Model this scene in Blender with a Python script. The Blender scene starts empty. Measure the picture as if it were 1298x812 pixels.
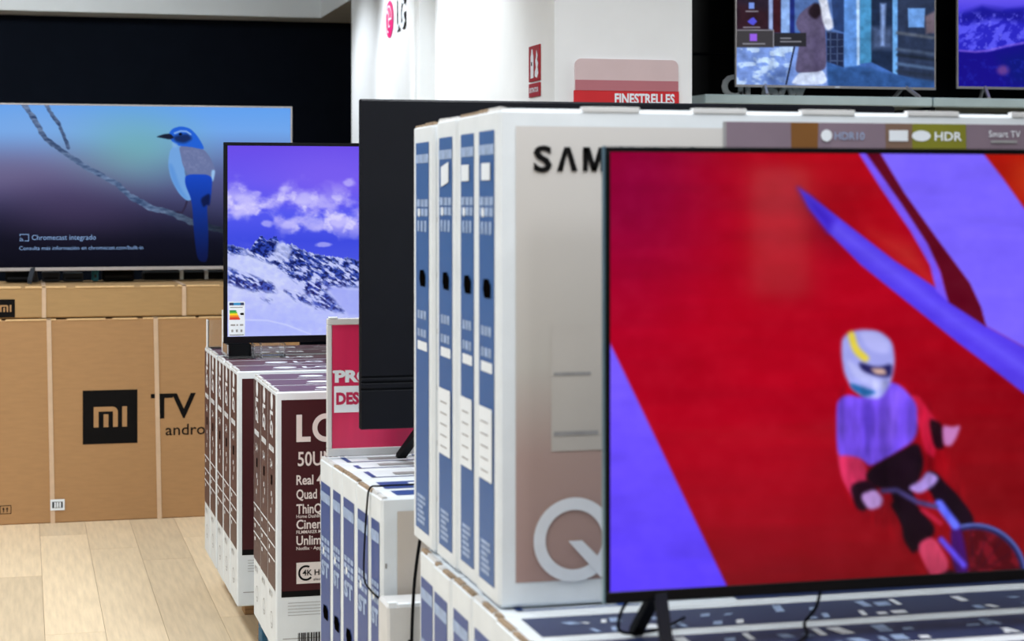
import bpy, math, random
import numpy as np
from mathutils import Vector

random.seed(7)
SC = bpy.context.scene
COL = SC.collection

# ------------------------------------------------------------------ camera, world, lights, exposure
EYE = 1.47
YAW = math.radians(14.697)
cd = bpy.data.cameras.new('camera')
cam = bpy.data.objects.new('camera', cd)
COL.objects.link(cam)
cam.location = (0, 0, EYE)
cam.rotation_euler = (math.pi / 2, 0, -YAW)
cd.sensor_fit = 'HORIZONTAL'
cd.sensor_width = 36
cd.lens = 36 * 2360 / 1298
cd.shift_y = -154 / 1298
cd.clip_start = 0.05
cd.dof.use_dof = True
cd.dof.focus_distance = 6.1
cd.dof.aperture_fstop = 4.2
SC.camera = cam

w = bpy.data.worlds.new('world')
SC.world = w
w.use_nodes = True
w.node_tree.nodes['Background'].inputs[0].default_value = (0.8, 0.9, 1, 1)
w.node_tree.nodes['Background'].inputs[1].default_value = 0.3

vs = SC.view_settings
vs.view_transform = 'Standard'
vs.look = 'None'
vs.exposure = 0.0
vs.gamma = 1.0
vs.use_curve_mapping = False
SC.cycles.max_bounces = 8


def area(name, loc, aim, sx, sy, watts, col=(0.93, 0.97, 1.0)):
    d = bpy.data.lights.new(name, 'AREA')
    d.shape = 'RECTANGLE'
    d.size, d.size_y = sx, sy
    d.energy = watts
    d.color = col
    o = bpy.data.objects.new(name, d)
    COL.objects.link(o)
    o.location = loc
    o.rotation_euler = (Vector(aim) - Vector(loc)).to_track_quat('-Z', 'Y').to_euler()
    return o


def spot(name, loc, aim, watts, deg, blend, col=(0.92, 0.97, 1)):
    d = bpy.data.lights.new(name, 'SPOT')
    d.energy = watts
    d.spot_size = math.radians(deg)
    d.spot_blend = blend
    d.shadow_soft_size = 0.06
    d.color = col
    o = bpy.data.objects.new(name, d)
    COL.objects.link(o)
    o.location = loc
    o.rotation_euler = (Vector(aim) - Vector(loc)).to_track_quat('-Z', 'Y').to_euler()
    return o


# rows of linear ceiling luminaires along the shop, wall spots at the white wall, lamps added for shelf and bulkhead
for lx in (-2.6, -0.6, 1.35):
    for ly in (-0.5, 2.6, 5.0, 7.6):
        if lx > 1 and ly > 7:
            continue
        area('ceiling_area_light', (lx, ly, 2.94), (lx, ly, 0), 0.35, 1.5, 37 if ly > 0 else 50)
area('ceiling_area_light', (3.6, 3.4, 2.94), (3.6, 3.4, 0), 0.35, 1.5, 34)
area('ceiling_area_light', (4.2, 6.3, 2.94), (4.2, 6.3, 0), 1.6, 0.3, 40)  # added lamp that brightens the high shelf
area('ceiling_area_light', (-0.6, 10.2, 2.94), (-0.6, 11.4, 2.0), 2.4, 0.3, 40, (0.9, 0.96, 1))  # added wash lamp that brightens the pale bulkhead
spot('wall_spot', (0.85, 8.75, 2.9), (1.97, 8.30, 2.05), 120, 72, 0.7)
spot('wall_spot', (0.95, 9.85, 2.85), (1.88, 9.50, 2.1), 85, 70, 0.8, (0.9, 0.95, 1))
spot('wall_spot', (0.95, 10.75, 2.6), (1.88, 10.45, 2.0), 45, 70, 0.8, (0.9, 0.95, 1))
spot('reflection_spot', (4.5, -3.9, 2.9), (4.7, -5.0, 1.3), 150, 60, 0.5)  # added spot lighting the unseen panel that the red screen reflects


# ------------------------------------------------------------------ helpers
def lin(c):
    c = np.asarray(c, dtype=float) / 255.0
    return np.where(c <= 0.04045, c / 12.92, ((np.clip(c, 0, None) + 0.055) / 1.055) ** 2.4)


MATS = {}


def mat(name, rgb, rough=0.55, var=0.05, scale=30, metal=0.0, spec=0.5, bump=0.0, stretch=(1, 1, 1), randomise=0.0, coat=0.0):
    if name in MATS:
        return MATS[name]
    m = bpy.data.materials.new(name)
    m.use_nodes = True
    nt = m.node_tree
    b = nt.nodes['Principled BSDF']
    c = lin(rgb)
    tc = nt.nodes.new('ShaderNodeTexCoord')
    mp = nt.nodes.new('ShaderNodeMapping')
    mp.inputs['Scale'].default_value = stretch
    nz = nt.nodes.new('ShaderNodeTexNoise')
    nz.inputs['Scale'].default_value = scale
    nz.inputs['Detail'].default_value = 5
    nt.links.new(tc.outputs['Object'], mp.inputs['Vector'])
    nt.links.new(mp.outputs[0], nz.inputs['Vector'])
    rp = nt.nodes.new('ShaderNodeValToRGB')
    rp.color_ramp.elements[0].position = 0.3
    rp.color_ramp.elements[1].position = 0.7
    rp.color_ramp.elements[0].color = (*np.clip(c * (1 - var), 0, 1), 1)
    rp.color_ramp.elements[1].color = (*np.clip(c * (1 + var), 0, 1), 1)
    nt.links.new(nz.outputs['Fac'], rp.inputs['Fac'])
    out = rp.outputs['Color']
    if randomise:
        oi = nt.nodes.new('ShaderNodeObjectInfo')
        hs = nt.nodes.new('ShaderNodeHueSaturation')
        mr = nt.nodes.new('ShaderNodeMapRange')
        mr.inputs['To Min'].default_value = 1 - randomise
        mr.inputs['To Max'].default_value = 1 + randomise
        nt.links.new(oi.outputs['Random'], mr.inputs['Value'])
        nt.links.new(mr.outputs[0], hs.inputs['Value'])
        nt.links.new(out, hs.inputs['Color'])
        out = hs.outputs['Color']
    nt.links.new(out, b.inputs['Base Color'])
    b.inputs['Roughness'].default_value = rough
    b.inputs['Metallic'].default_value = metal
    b.inputs['Specular IOR Level'].default_value = spec
    b.inputs['Coat Weight'].default_value = coat
    if bump:
        bp = nt.nodes.new('ShaderNodeBump')
        bp.inputs['Strength'].default_value = bump
        bp.inputs['Distance'].default_value = 0.002
        nt.links.new(nz.outputs['Fac'], bp.inputs['Height'])
        nt.links.new(bp.outputs[0], b.inputs['Normal'])
    MATS[name] = m
    return m


def mat_screen(name, gloss=0.06):
    if name in MATS:
        return MATS[name]
    m = bpy.data.materials.new(name)
    m.use_nodes = True
    nt = m.node_tree
    b = nt.nodes['Principled BSDF']
    b.inputs['Base Color'].default_value = (0.002, 0.002, 0.003, 1)
    b.inputs['Roughness'].default_value = gloss
    b.inputs['Specular IOR Level'].default_value = 0.35
    at = nt.nodes.new('ShaderNodeVertexColor')
    at.layer_name = 'picture'
    nt.links.new(at.outputs['Color'], b.inputs['Emission Color'])
    b.inputs['Emission Strength'].default_value = 1.0
    MATS[name] = m
    return m


def mat_glow(name, rgb, strength=1.0):
    if name in MATS:
        return MATS[name]
    m = bpy.data.materials.new(name)
    m.use_nodes = True
    b = m.node_tree.nodes['Principled BSDF']
    b.inputs['Base Color'].default_value = (0.01, 0.01, 0.01, 1)
    b.inputs['Emission Color'].default_value = (*lin(rgb), 1)
    b.inputs['Emission Strength'].default_value = strength
    MATS[name] = m
    return m


def mat_acrylic():
    if 'acrylic' in MATS:
        return MATS['acrylic']
    m = bpy.data.materials.new('acrylic')
    m.use_nodes = True
    b = m.node_tree.nodes['Principled BSDF']
    b.inputs['Base Color'].default_value = (0.93, 0.95, 0.96, 1)
    b.inputs['Roughness'].default_value = 0.03
    b.inputs['Transmission Weight'].default_value = 0.95
    b.inputs['IOR'].default_value = 1.3
    MATS['acrylic'] = m
    return m


def mat_ramp(name, stops, axis='Z', rough=0.5, size=1.0):
    """a printed colour gradient running along one local axis (0..size metres)"""
    if name in MATS:
        return MATS[name]
    m = bpy.data.materials.new(name)
    m.use_nodes = True
    nt = m.node_tree
    b = nt.nodes['Principled BSDF']
    tc = nt.nodes.new('ShaderNodeTexCoord')
    sp = nt.nodes.new('ShaderNodeSeparateXYZ')
    nt.links.new(tc.outputs['Object'], sp.inputs[0])
    dv = nt.nodes.new('ShaderNodeMath')
    dv.operation = 'DIVIDE'
    dv.inputs[1].default_value = size
    nt.links.new(sp.outputs[axis], dv.inputs[0])
    rp = nt.nodes.new('ShaderNodeValToRGB')
    el = rp.color_ramp.elements
    while len(el) < len(stops):
        el.new(0.5)
    for e, (p, c) in zip(el, stops):
        e.position = p
        e.color = (*lin(c), 1)
    nt.links.new(dv.outputs[0], rp.inputs['Fac'])
    nt.links.new(rp.outputs['Color'], b.inputs['Base Color'])
    b.inputs['Roughness'].default_value = rough
    MATS[name] = m
    return m


class Geo:
    def __init__(self):
        self.v, self.f, self.m, self.mats = [], [], [], []

    def mi(self, m):
        if m not in self.mats:
            self.mats.append(m)
        return self.mats.index(m)

    def add(self, vs_, fs_, m):
        o = len(self.v)
        k = self.mi(m)
        self.v += [tuple(p) for p in vs_]
        for f in fs_:
            self.f.append(tuple(i + o for i in f))
            self.m.append(k)
        return self

    def box(self, x0, x1, y0, y1, z0, z1, m, bev=0.0):
        if bev <= 0:
            vs_ = [(x, y, z) for z in (z0, z1) for y in (y0, y1) for x in (x0, x1)]
            fs_ = [(0, 2, 3, 1), (4, 5, 7, 6), (0, 1, 5, 4), (2, 6, 7, 3), (0, 4, 6, 2), (1, 3, 7, 5)]
            return self.add(vs_, fs_, m)
        # bevelled box: three inset quads per corner
        b = bev
        X, Y, Z = (x0, x1), (y0, y1), (z0, z1)
        vs_, idx = [], {}
        for i in (0, 1):
            for j in (0, 1):
                for k in (0, 1):
                    sx, sy, sz = 1 - 2 * i, 1 - 2 * j, 1 - 2 * k
                    for a in range(3):
                        idx[i, j, k, a] = len(vs_)
                        vs_.append((X[i] + (0 if a == 0 else sx * b), Y[j] + (0 if a == 1 else sy * b), Z[k] + (0 if a == 2 else sz * b)))
        fs_ = []
        for a in range(3):
            for s in (0, 1):
                def key(p, q):
                    r = [0, 0, 0]
                    r[a] = s
                    r[(a + 1) % 3] = p
                    r[(a + 2) % 3] = q
                    return idx[r[0], r[1], r[2], a]
                f = [key(0, 0), key(1, 0), key(1, 1), key(0, 1)]
                fs_.append(f if s else f[::-1])
        for a in range(3):            # edges along axis a
            p, q = (a + 1) % 3, (a + 2) % 3
            for s in (0, 1):
                for t in (0, 1):
                    def k2(e, n):
                        r = [0, 0, 0]
                        r[a], r[p], r[q] = e, s, t
                        return idx[r[0], r[1], r[2], n]
                    f = [k2(0, p), k2(1, p), k2(1, q), k2(0, q)]
                    fs_.append(f[::-1] if s == t else f)
        for i in (0, 1):
            for j in (0, 1):
                for k in (0, 1):
                    f = [idx[i, j, k, 0], idx[i, j, k, 1], idx[i, j, k, 2]]
                    fs_.append(f if (i + j + k) % 2 else f[::-1])
        return self.add(vs_, fs_, m)

    def prism(self, pts, d, m):
        """pts: 3-D polygon (ordered), d: extrusion vector"""
        n = len(pts)
        d = Vector(d)
        vs_ = [Vector(p) for p in pts] + [Vector(p) + d for p in pts]
        fs_ = [tuple(range(n))[::-1], tuple(range(n, 2 * n))] + [(i, (i + 1) % n, n + (i + 1) % n, n + i) for i in range(n)]
        return self.add(vs_, fs_, m)

    def tube(self, pts, r, m, seg=8, sub=6):
        P = [Vector(p) for p in pts]
        Q = []
        for i in range(len(P) - 1):
            p0, p1, p2, p3 = P[max(i - 1, 0)], P[i], P[i + 1], P[min(i + 2, len(P) - 1)]
            for k in range(sub):
                t = k / sub
                Q.append(0.5 * (2 * p1 + (p2 - p0) * t + (2 * p0 - 5 * p1 + 4 * p2 - p3) * t * t + (3 * p1 - p0 - 3 * p2 + p3) * t ** 3))
        Q.append(P[-1])
        vs_, fs_ = [], []
        ref = Vector((0.31, 0.52, 0.79))
        for i, q in enumerate(Q):
            t = (Q[min(i + 1, len(Q) - 1)] - Q[max(i - 1, 0)]).normalized()
            a = t.cross(ref).normalized()
            b = t.cross(a)
            for k in range(seg):
                an = 2 * math.pi * k / seg
                vs_.append(q + a * (r * math.cos(an)) + b * (r * math.sin(an)))
        for i in range(len(Q) - 1):
            for k in range(seg):
                fs_.append((i * seg + k, i * seg + (k + 1) % seg, (i + 1) * seg + (k + 1) % seg, (i + 1) * seg + k))
        fs_.append(tuple(range(seg)))
        fs_.append(tuple(range((len(Q) - 1) * seg, len(Q) * seg))[::-1])
        return self.add(vs_, fs_, m)

    def beam(self, p, q, wdt, hgt, m):
        p, q = Vector(p), Vector(q)
        t = (q - p).normalized()
        a = t.cross(Vector((0, 0, 1)))
        if a.length < 1e-3:
            a = Vector((1, 0, 0))
        a = a.normalized() * wdt / 2
        b = t.cross(a).normalized() * hgt / 2
        vs_ = [p - a - b, p + a - b, p + a + b, p - a + b, q - a - b, q + a - b, q + a + b, q - a + b]
        return self.add(vs_, [(0, 1, 2, 3), (7, 6, 5, 4), (0, 4, 5, 1), (1, 5, 6, 2), (2, 6, 7, 3), (3, 7, 4, 0)], m)

    def mesh(self, name):
        me = bpy.data.meshes.new(name)
        me.from_pydata(self.v, [], self.f)
        for m in self.mats:
            me.materials.append(m)
        me.polygons.foreach_set('material_index', self.m)
        me.validate()
        me.update()
        return me

    def build(self, name, parent=None, loc=(0, 0, 0)):
        o = bpy.data.objects.new(name, self.mesh(name))
        COL.objects.link(o)
        o.location = loc
        o.parent = parent
        return o


def empty(name, loc, rz=0.0):
    o = bpy.data.objects.new(name, None)
    o.empty_display_size = 0.05
    COL.objects.link(o)
    o.location = loc
    o.rotation_euler = (0, 0, rz)
    return o


def tag(o, label=None, cat=None, group=None, kind=None):
    for k, v in (('label', label), ('category', cat), ('group', group), ('kind', kind)):
        if v:
            o[k] = v
    return o


def copy_tree(o, parent=None):
    c = o.copy()
    COL.objects.link(c)
    c.parent = parent
    for ch in o.children:
        copy_tree(ch, c)
    return c


TEXT = {}


def text_mesh(s, bold):
    key = (s, bold)
    if key not in TEXT:
        cu = bpy.data.curves.new('lettering', 'FONT')
        cu.body = s
        cu.size = 1
        cu.offset = bold
        cu.resolution_u = 3
        ob = bpy.data.objects.new('lettering', cu)
        COL.objects.link(ob)
        bpy.context.view_layer.update()
        dg = bpy.context.evaluated_depsgraph_get()
        me = bpy.data.meshes.new_from_object(ob.evaluated_get(dg))
        vv = [(v.co.x, v.co.y) for v in me.vertices]
        ff = [tuple(p.vertices) for p in me.polygons]
        bpy.data.objects.remove(ob)
        bpy.data.curves.remove(cu)
        bpy.data.meshes.remove(me)
        TEXT[key] = (vv, ff)
    return TEXT[key]


CAP = [None]


class Deck:
    """flat print laid on one face: u to the right, v up, layers a fraction of a millimetre apart"""

    def __init__(self, origin, u, v, step=0.0005, base=0.0006):
        self.o, self.u, self.v = Vector(origin), Vector(u), Vector(v)
        self.n = self.u.cross(self.v)
        self.g = Geo()
        self.step, self.base = step, base

    def p(self, a, b, layer):
        return self.o + self.u * a + self.v * b + self.n * (self.base + self.step * layer)

    def rect(self, u0, u1, v0, v1, m, layer=0):
        self.g.add([self.p(u0, v0, layer), self.p(u1, v0, layer), self.p(u1, v1, layer), self.p(u0, v1, layer)], [(0, 1, 2, 3)], m)
        return self

    def poly(self, pts, m, layer=0):
        self.g.add([self.p(a, b, layer) for a, b in pts], [tuple(range(len(pts)))], m)
        return self

    def ring(self, cu, cv, r0, r1, m, layer=0, a0=0.0, a1=360.0, sx=1.0, seg=40):
        vs_, fs_ = [], []
        for i in range(seg + 1):
            a = math.radians(a0 + (a1 - a0) * i / seg)
            for r in (r0, r1):
                vs_.append(self.p(cu + sx * r * math.cos(a), cv + r * math.sin(a), layer))
        for i in range(seg):
            fs_.append((2 * i, 2 * i + 1, 2 * i + 3, 2 * i + 2))
        self.g.add(vs_, fs_, m)
        return self

    def text(self, s, u, v, cap, m, layer=1, bold=0.0, width=None, align='L', rot=0):
        if CAP[0] is None:
            CAP[0] = max(p[1] for p in text_mesh('H', 0.0)[0])
        vv, ff = text_mesh(s, bold)
        k = cap / CAP[0]
        x0, x1 = min(p[0] for p in vv), max(p[0] for p in vv)
        kx = k if width is None else width / (x1 - x0)
        off = {'L': 0, 'C': -(x1 - x0) / 2, 'R': -(x1 - x0)}[align]
        pts = []
        for a, b in vv:
            a, b = (a - x0 + off) * kx, b * k
            if rot == 90:
                a, b = -b, a
            elif rot == -90:
                a, b = b, -a
            pts.append(self.p(u + a, v + b, layer))
        self.g.add(pts, ff, m)
        return self

    def build(self, name, parent):
        return self.g.build(name, parent)


# numpy picture painting for the television pictures ------------------------------------
def hash2(ix, iy, seed):
    h = np.sin(ix * 127.1 + iy * 311.7 + seed * 74.7) * 43758.5453
    return h - np.floor(h)


def vnoise(x, y, seed=0):
    ix, iy = np.floor(x), np.floor(y)
    fx, fy = x - ix, y - iy
    fx, fy = fx * fx * (3 - 2 * fx), fy * fy * (3 - 2 * fy)
    a = hash2(ix, iy, seed) * (1 - fx) + hash2(ix + 1, iy, seed) * fx
    b = hash2(ix, iy + 1, seed) * (1 - fx) + hash2(ix + 1, iy + 1, seed) * fx
    return a * (1 - fy) + b * fy


def fbm(x, y, oct_=5, seed=0):
    r, a, t = 0, 0.5, 0
    for i in range(oct_):
        r = r + a * vnoise(x * 2 ** i, y * 2 ** i, seed + i)
        t += a
        a *= 0.5
    return r / t


def sstep(a, b, x):
    t = np.clip((x - a) / (b - a), 0, 1)
    return t * t * (3 - 2 * t)


class Art:
    """picture in sketch units x (right), y (down)"""

    def __init__(self, x, y, ox=0, oy=0, k=1.0):
        self.x, self.y = x, y
        self.c = np.zeros(x.shape + (3,))
        self.frame(ox, oy, k)

    def frame(self, ox, oy, k):
        self.ox, self.oy, self.k = ox, oy, k

    def put(self, mask, col):
        col = np.asarray(col, dtype=float)
        self.c += (col - self.c) * mask[..., None]

    def pts(self, P):
        return [(self.ox + a / self.k, self.oy + b / self.k) for a, b in P]

    def segdist(self, a, b):
        (x0, y0), (x1, y1) = a, b
        dx, dy = x1 - x0, y1 - y0
        t = np.clip(((self.x - x0) * dx + (self.y - y0) * dy) / max(dx * dx + dy * dy, 1e-9), 0, 1)
        return np.hypot(self.x - x0 - t * dx, self.y - y0 - t * dy)

    smooth = 0

    def polymask(self, P, soft=1.0):
        P = self.pts(P)
        for _ in range(self.smooth):      # corner cutting for organic outlines
            Q = []
            for (ax, ay), (bx, by) in zip(P, P[1:] + P[:1]):
                Q += [(ax * 0.8 + bx * 0.2, ay * 0.8 + by * 0.2), (ax * 0.2 + bx * 0.8, ay * 0.2 + by * 0.8)]
            P = Q
        d = np.full(self.x.shape, 1e9)
        ins = np.zeros(self.x.shape, bool)
        for a, b in zip(P, P[1:] + P[:1]):
            d = np.minimum(d, self.segdist(a, b))
            if a[1] != b[1]:
                cr = ((a[1] > self.y) != (b[1] > self.y)) & (self.x < (b[0] - a[0]) * (self.y - a[1]) / (b[1] - a[1]) + a[0])
                ins ^= cr
        d = np.where(ins, -d, d)
        return np.clip(0.5 - d / soft, 0, 1)

    def poly(self, P, col, soft=1.0, alpha=1.0):
        self.put(self.polymask(P, soft) * alpha, col)

    def stroke(self, P, wd, col, soft=1.0, alpha=1.0):
        P = self.pts(P)
        d = np.full(self.x.shape, 1e9)
        for a, b in zip(P, P[1:]):
            d = np.minimum(d, self.segdist(a, b))
        self.put(np.clip(0.5 - (d - wd / 2 / self.k) / soft, 0, 1) * alpha, col)

    def ell(self, cx, cy, rx, ry, col, soft=0.15, alpha=1.0):
        (cx, cy), = self.pts([(cx, cy)])
        r = np.hypot((self.x - cx) / (rx / self.k), (self.y - cy) / (ry / self.k))
        self.put((1 - sstep(1 - soft, 1 + soft, r)) * alpha, col)

    def vgrad(self, stops):
        ys = [s_[0] for s_ in stops]
        for i in range(3):
            self.c[..., i] = np.interp(self.y, ys, [s_[1][i] for s_ in stops])


def screen_grid(name, parent, W, H, nx, ny, homog, painter, m, loc):
    u, v = np.meshgrid(np.linspace(0, 1, nx + 1), np.linspace(0, 1, ny + 1))
    a, b, d, e, f, g = homog
    q = g * u + 1
    rgb = lin(np.clip(painter((a * u + b) / q, (d * u + e * v + f) / q), 0, 255))
    co = np.zeros(((nx + 1) * (ny + 1), 3))
    co[:, 0] = (u * W).ravel()
    co[:, 2] = ((1 - v) * H).ravel()
    i = np.arange(nx * ny)
    r0 = (i // nx) * (nx + 1) + i % nx
    quads = np.stack([r0, r0 + nx + 1, r0 + nx + 2, r0 + 1], 1)
    me = bpy.data.meshes.new(name)
    me.vertices.add(len(co))
    me.vertices.foreach_set('co', co.ravel())
    me.loops.add(quads.size)
    me.loops.foreach_set('vertex_index', quads.ravel())
    me.polygons.add(len(quads))
    me.polygons.foreach_set('loop_start', np.arange(len(quads)) * 4)
    me.update(calc_edges=True)
    at = me.color_attributes.new('picture', 'FLOAT_COLOR', 'POINT')
    rgba = np.ones((len(co), 4), dtype=np.float32)
    rgba[:, :3] = rgb.reshape(-1, 3)
    at.data.foreach_set('color', rgba.ravel())
    me.materials.append(m)
    o = bpy.data.objects.new(name, me)
    COL.objects.link(o)
    o.parent = parent
    o.location = loc
    return o


# ------------------------------------------------------------------ materials
M_white = mat('white_paint', (240, 243, 245), 0.6, 0.02, 6)
M_ceil = mat('ceiling_paint', (226, 230, 232), 0.8, 0.02, 6)
M_black = mat('black_paint', (13, 18, 28), 0.8, 0.08, 8, spec=0.05)
M_dark = mat('charcoal_paint', (26, 27, 30), 0.85, 0.05, 8, spec=0.1)
M_grey = mat('grey_paint', (120, 122, 124), 0.8, 0.04, 8)
M_blackgloss = mat('black_gloss_panel', (9, 10, 12), 0.3, 0.1, 10, spec=0.25)
M_oak = mat('pale_oak', (226, 207, 176), 0.42, 0.10, 7, stretch=(9, 0.7, 1), randomise=0.12, bump=0.05)
M_oakbase = mat('oak_joint', (160, 138, 108), 0.6, 0.08, 7, stretch=(9, 0.7, 1))
M_card = mat('kraft_cardboard', (172, 132, 89), 0.8, 0.05, 14, stretch=(1, 1, 5), bump=0.04)
M_card2 = mat('kraft_cardboard_olive', (172, 138, 92), 0.8, 0.05, 14, stretch=(1, 1, 5), bump=0.04)
M_cardedge = mat('cardboard_cut_edge', (219, 184, 134), 0.85, 0.12, 60)
M_rawcard = mat('raw_brown_cardboard', (150, 130, 108), 0.9, 0.3, 60)
M_strap = mat('pale_strap', (208, 180, 152), 0.35, 0.06, 20)
M_ink = mat('black_ink', (14, 13, 14), 0.7, 0.1, 30, spec=0.1)
M_whitecard = mat('white_cardboard', (221, 228, 234), 0.55, 0.04, 12)
M_whitecard2 = mat('white_cardboard_matt', (206, 207, 208), 0.6, 0.04, 12)
M_wprint = mat('white_print', (226, 232, 240), 0.55, 0.03, 20)
M_label = mat('white_sticker', (234, 242, 250), 0.4, 0.02, 20)
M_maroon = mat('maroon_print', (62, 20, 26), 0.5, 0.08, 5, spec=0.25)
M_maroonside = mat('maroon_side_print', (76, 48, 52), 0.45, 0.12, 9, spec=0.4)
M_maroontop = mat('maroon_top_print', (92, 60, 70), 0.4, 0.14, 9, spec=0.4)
M_lgtext = mat('lg_grey_print', (222, 214, 212), 0.5, 0.02, 20)
M_blue = mat('blue_print', (56, 98, 158), 0.45, 0.06, 6)
M_navy = mat('navy_print', (44, 74, 142), 0.45, 0.06, 6)
M_deepnavy = mat('deep_navy_print', (40, 52, 92), 0.4, 0.08, 6)
M_paleblue = mat('pale_blue_print', (150, 172, 208), 0.5, 0.2, 40)
M_greyprint = mat('grey_print', (150, 150, 152), 0.5, 0.1, 60)
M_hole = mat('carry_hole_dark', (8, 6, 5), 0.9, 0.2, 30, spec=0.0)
M_plastic = mat('black_plastic', (12, 13, 16), 0.6, 0.06, 20, spec=0.1)
M_backplastic = mat('tv_back_plastic', (17, 19, 26), 0.5, 0.06, 20, spec=0.14)
M_bezel = mat('bezel_black', (10, 11, 15), 0.3, 0.06, 20, spec=0.25)
M_steelblue = mat('bezel_edge_metal', (120, 160, 185), 0.3, 0.05, 20, metal=0.8)
M_silver = mat('silver_metal', (188, 184, 184), 0.3, 0.05, 20, metal=0.35)
M_shelf = mat('shelf_glass_edge', (196, 216, 218), 0.22, 0.10, 5)
M_wood = mat('pallet_wood', (168, 132, 92), 0.8, 0.15, 9, stretch=(1, 6, 6))
M_bluewood = mat('blue_pallet_wood', (42, 92, 122), 0.7, 0.2, 9, stretch=(1, 6, 6))
M_red = mat('sign_red', (206, 30, 40), 0.45, 0.04, 8)
M_firered = mat('fire_sign_red', (160, 16, 32), 0.45, 0.04, 8)
M_pinkpale = mat('sign_pale_pink', (214, 192, 194), 0.5, 0.03, 8)
M_rose = mat('sign_dusty_rose', (184, 112, 122), 0.5, 0.03, 8)
M_magenta = mat('logo_magenta', (224, 20, 116), 0.35, 0.04, 10)
M_letter = mat('letter_grey', (236, 240, 242), 0.4, 0.04, 10)
M_teal = mat('teal_card', (20, 120, 140), 0.5, 0.1, 20)
M_slate = mat('slate_plastic', (48, 52, 58), 0.4, 0.1, 20, spec=0.25)
M_acryl = mat_acrylic()
M_screen = mat_screen('screen_glass')

# ------------------------------------------------------------------ the room
fl = Geo().box(-5, 7, -5, 13, -0.12, -0.002, M_oakbase).build('floor')
tag(fl, 'pale oak plank floor of the shop', 'floor', kind='structure')
plank_cache = {}
PW = 0.2
for r in range(-8, 8):
    y = 3.2 + random.uniform(-1.2, 0)
    while y < 9.6:
        L = random.choice((1.0, 1.3, 1.6, 1.9))
        if L not in plank_cache:
            plank_cache[L] = Geo().box(0, PW - 0.0018, 0, L - 0.0024, -0.002, 0, M_oak).mesh('plank')
        o = bpy.data.objects.new('plank', plank_cache[L])
        COL.objects.link(o)
        o.parent = fl
        o.location = (r * PW + 0.07, y, 0)
        y += L

tag(Geo().box(-5, 7, -5, 13, 3.0, 3.15, M_ceil).build('ceiling'), 'white shop ceiling with linear lights', 'ceiling', kind='structure')
tag(Geo().box(-5, 2.53, 12.4, 12.6, 0, 3.0, M_black).build('wall_back'), 'matt black wall behind the bird television', 'wall', kind='structure')
tag(Geo().box(-5.2, -5, -5, 12.6, 0, 3.0, M_dark).build('wall_left'), 'dark shop wall', 'wall', kind='structure')
tag(Geo().box(-5, 7, -5.2, -5, 0, 3.0, M_dark).build('wall_rear'), 'dark rear wall of the shop', 'wall', kind='structure')
tag(Geo().box(7, 7.2, -5, 12.6, 0, 3.0, M_dark).build('wall_far_right'), 'dark side wall of the shop', 'wall', kind='structure')
# white right-hand wall: main run and the thicker pillar further back
g = Geo()
g.prism([(1.97, 9.02, 0), (2.53, 9.02, 0), (2.53, 6.87, 0), (1.97, 6.87, 0)], (0, 0, 3.0), M_white)
tag(g.build('wall_right'), 'bright white wall run with a squared front pier', 'wall', kind='structure')
g = Geo()
g.box(1.88, 2.53, 9.02, 10.93, 0, 3.0, M_white, 0.012)
tag(g.build('wall_pillar'), 'white pillar standing proud of the white wall', 'wall', kind='structure')
tag(Geo().box(2.53, 2.6, 10.93, 12.6, 0, 3.0, M_black).build('wall_recess'), 'black wall return beside the white pillar', 'wall', kind='structure')
# bulkheads
tag(Geo().box(-5, 1.88, 12.1, 12.4, 2.654, 3.0, M_ceil).build('trim_1'), 'pale grey bulkhead over the black wall', 'bulkhead', kind='structure')
tag(Geo().box(1.88, 2.53, 10.93, 12.4, 2.654, 3.0, M_ceil).build('trim_2'), 'pale grey bulkhead along the white wall', 'bulkhead', kind='structure')
# black display wall behind the shelf, in panels
wn = Geo().box(2.53, 7, 8.62, 8.8, 0, 3.0, M_black).build('wall_display')
tag(wn, 'black panelled display wall behind the high shelf', 'wall', kind='structure')
for px in range(5):
    for z0, z1 in ((0.3, 1.30), (1.31, 2.175), (2.185, 2.99)):
        Geo().box(2.54 + px * 0.88, 2.54 + px * 0.88 + 0.87, 8.602, 8.618, z0, z1, M_blackgloss, 0.003).build('panel', wn)
# unseen white panel added for its reflection in the red screen, with an added spot
tag(Geo().box(4.53, 4.92, -5.0, -4.97, 0.85, 1.66, M_white, 0.004).build('reflection_panel'), 'unseen white panel added for the reflection in the red screen', 'panel', kind='structure')


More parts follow.
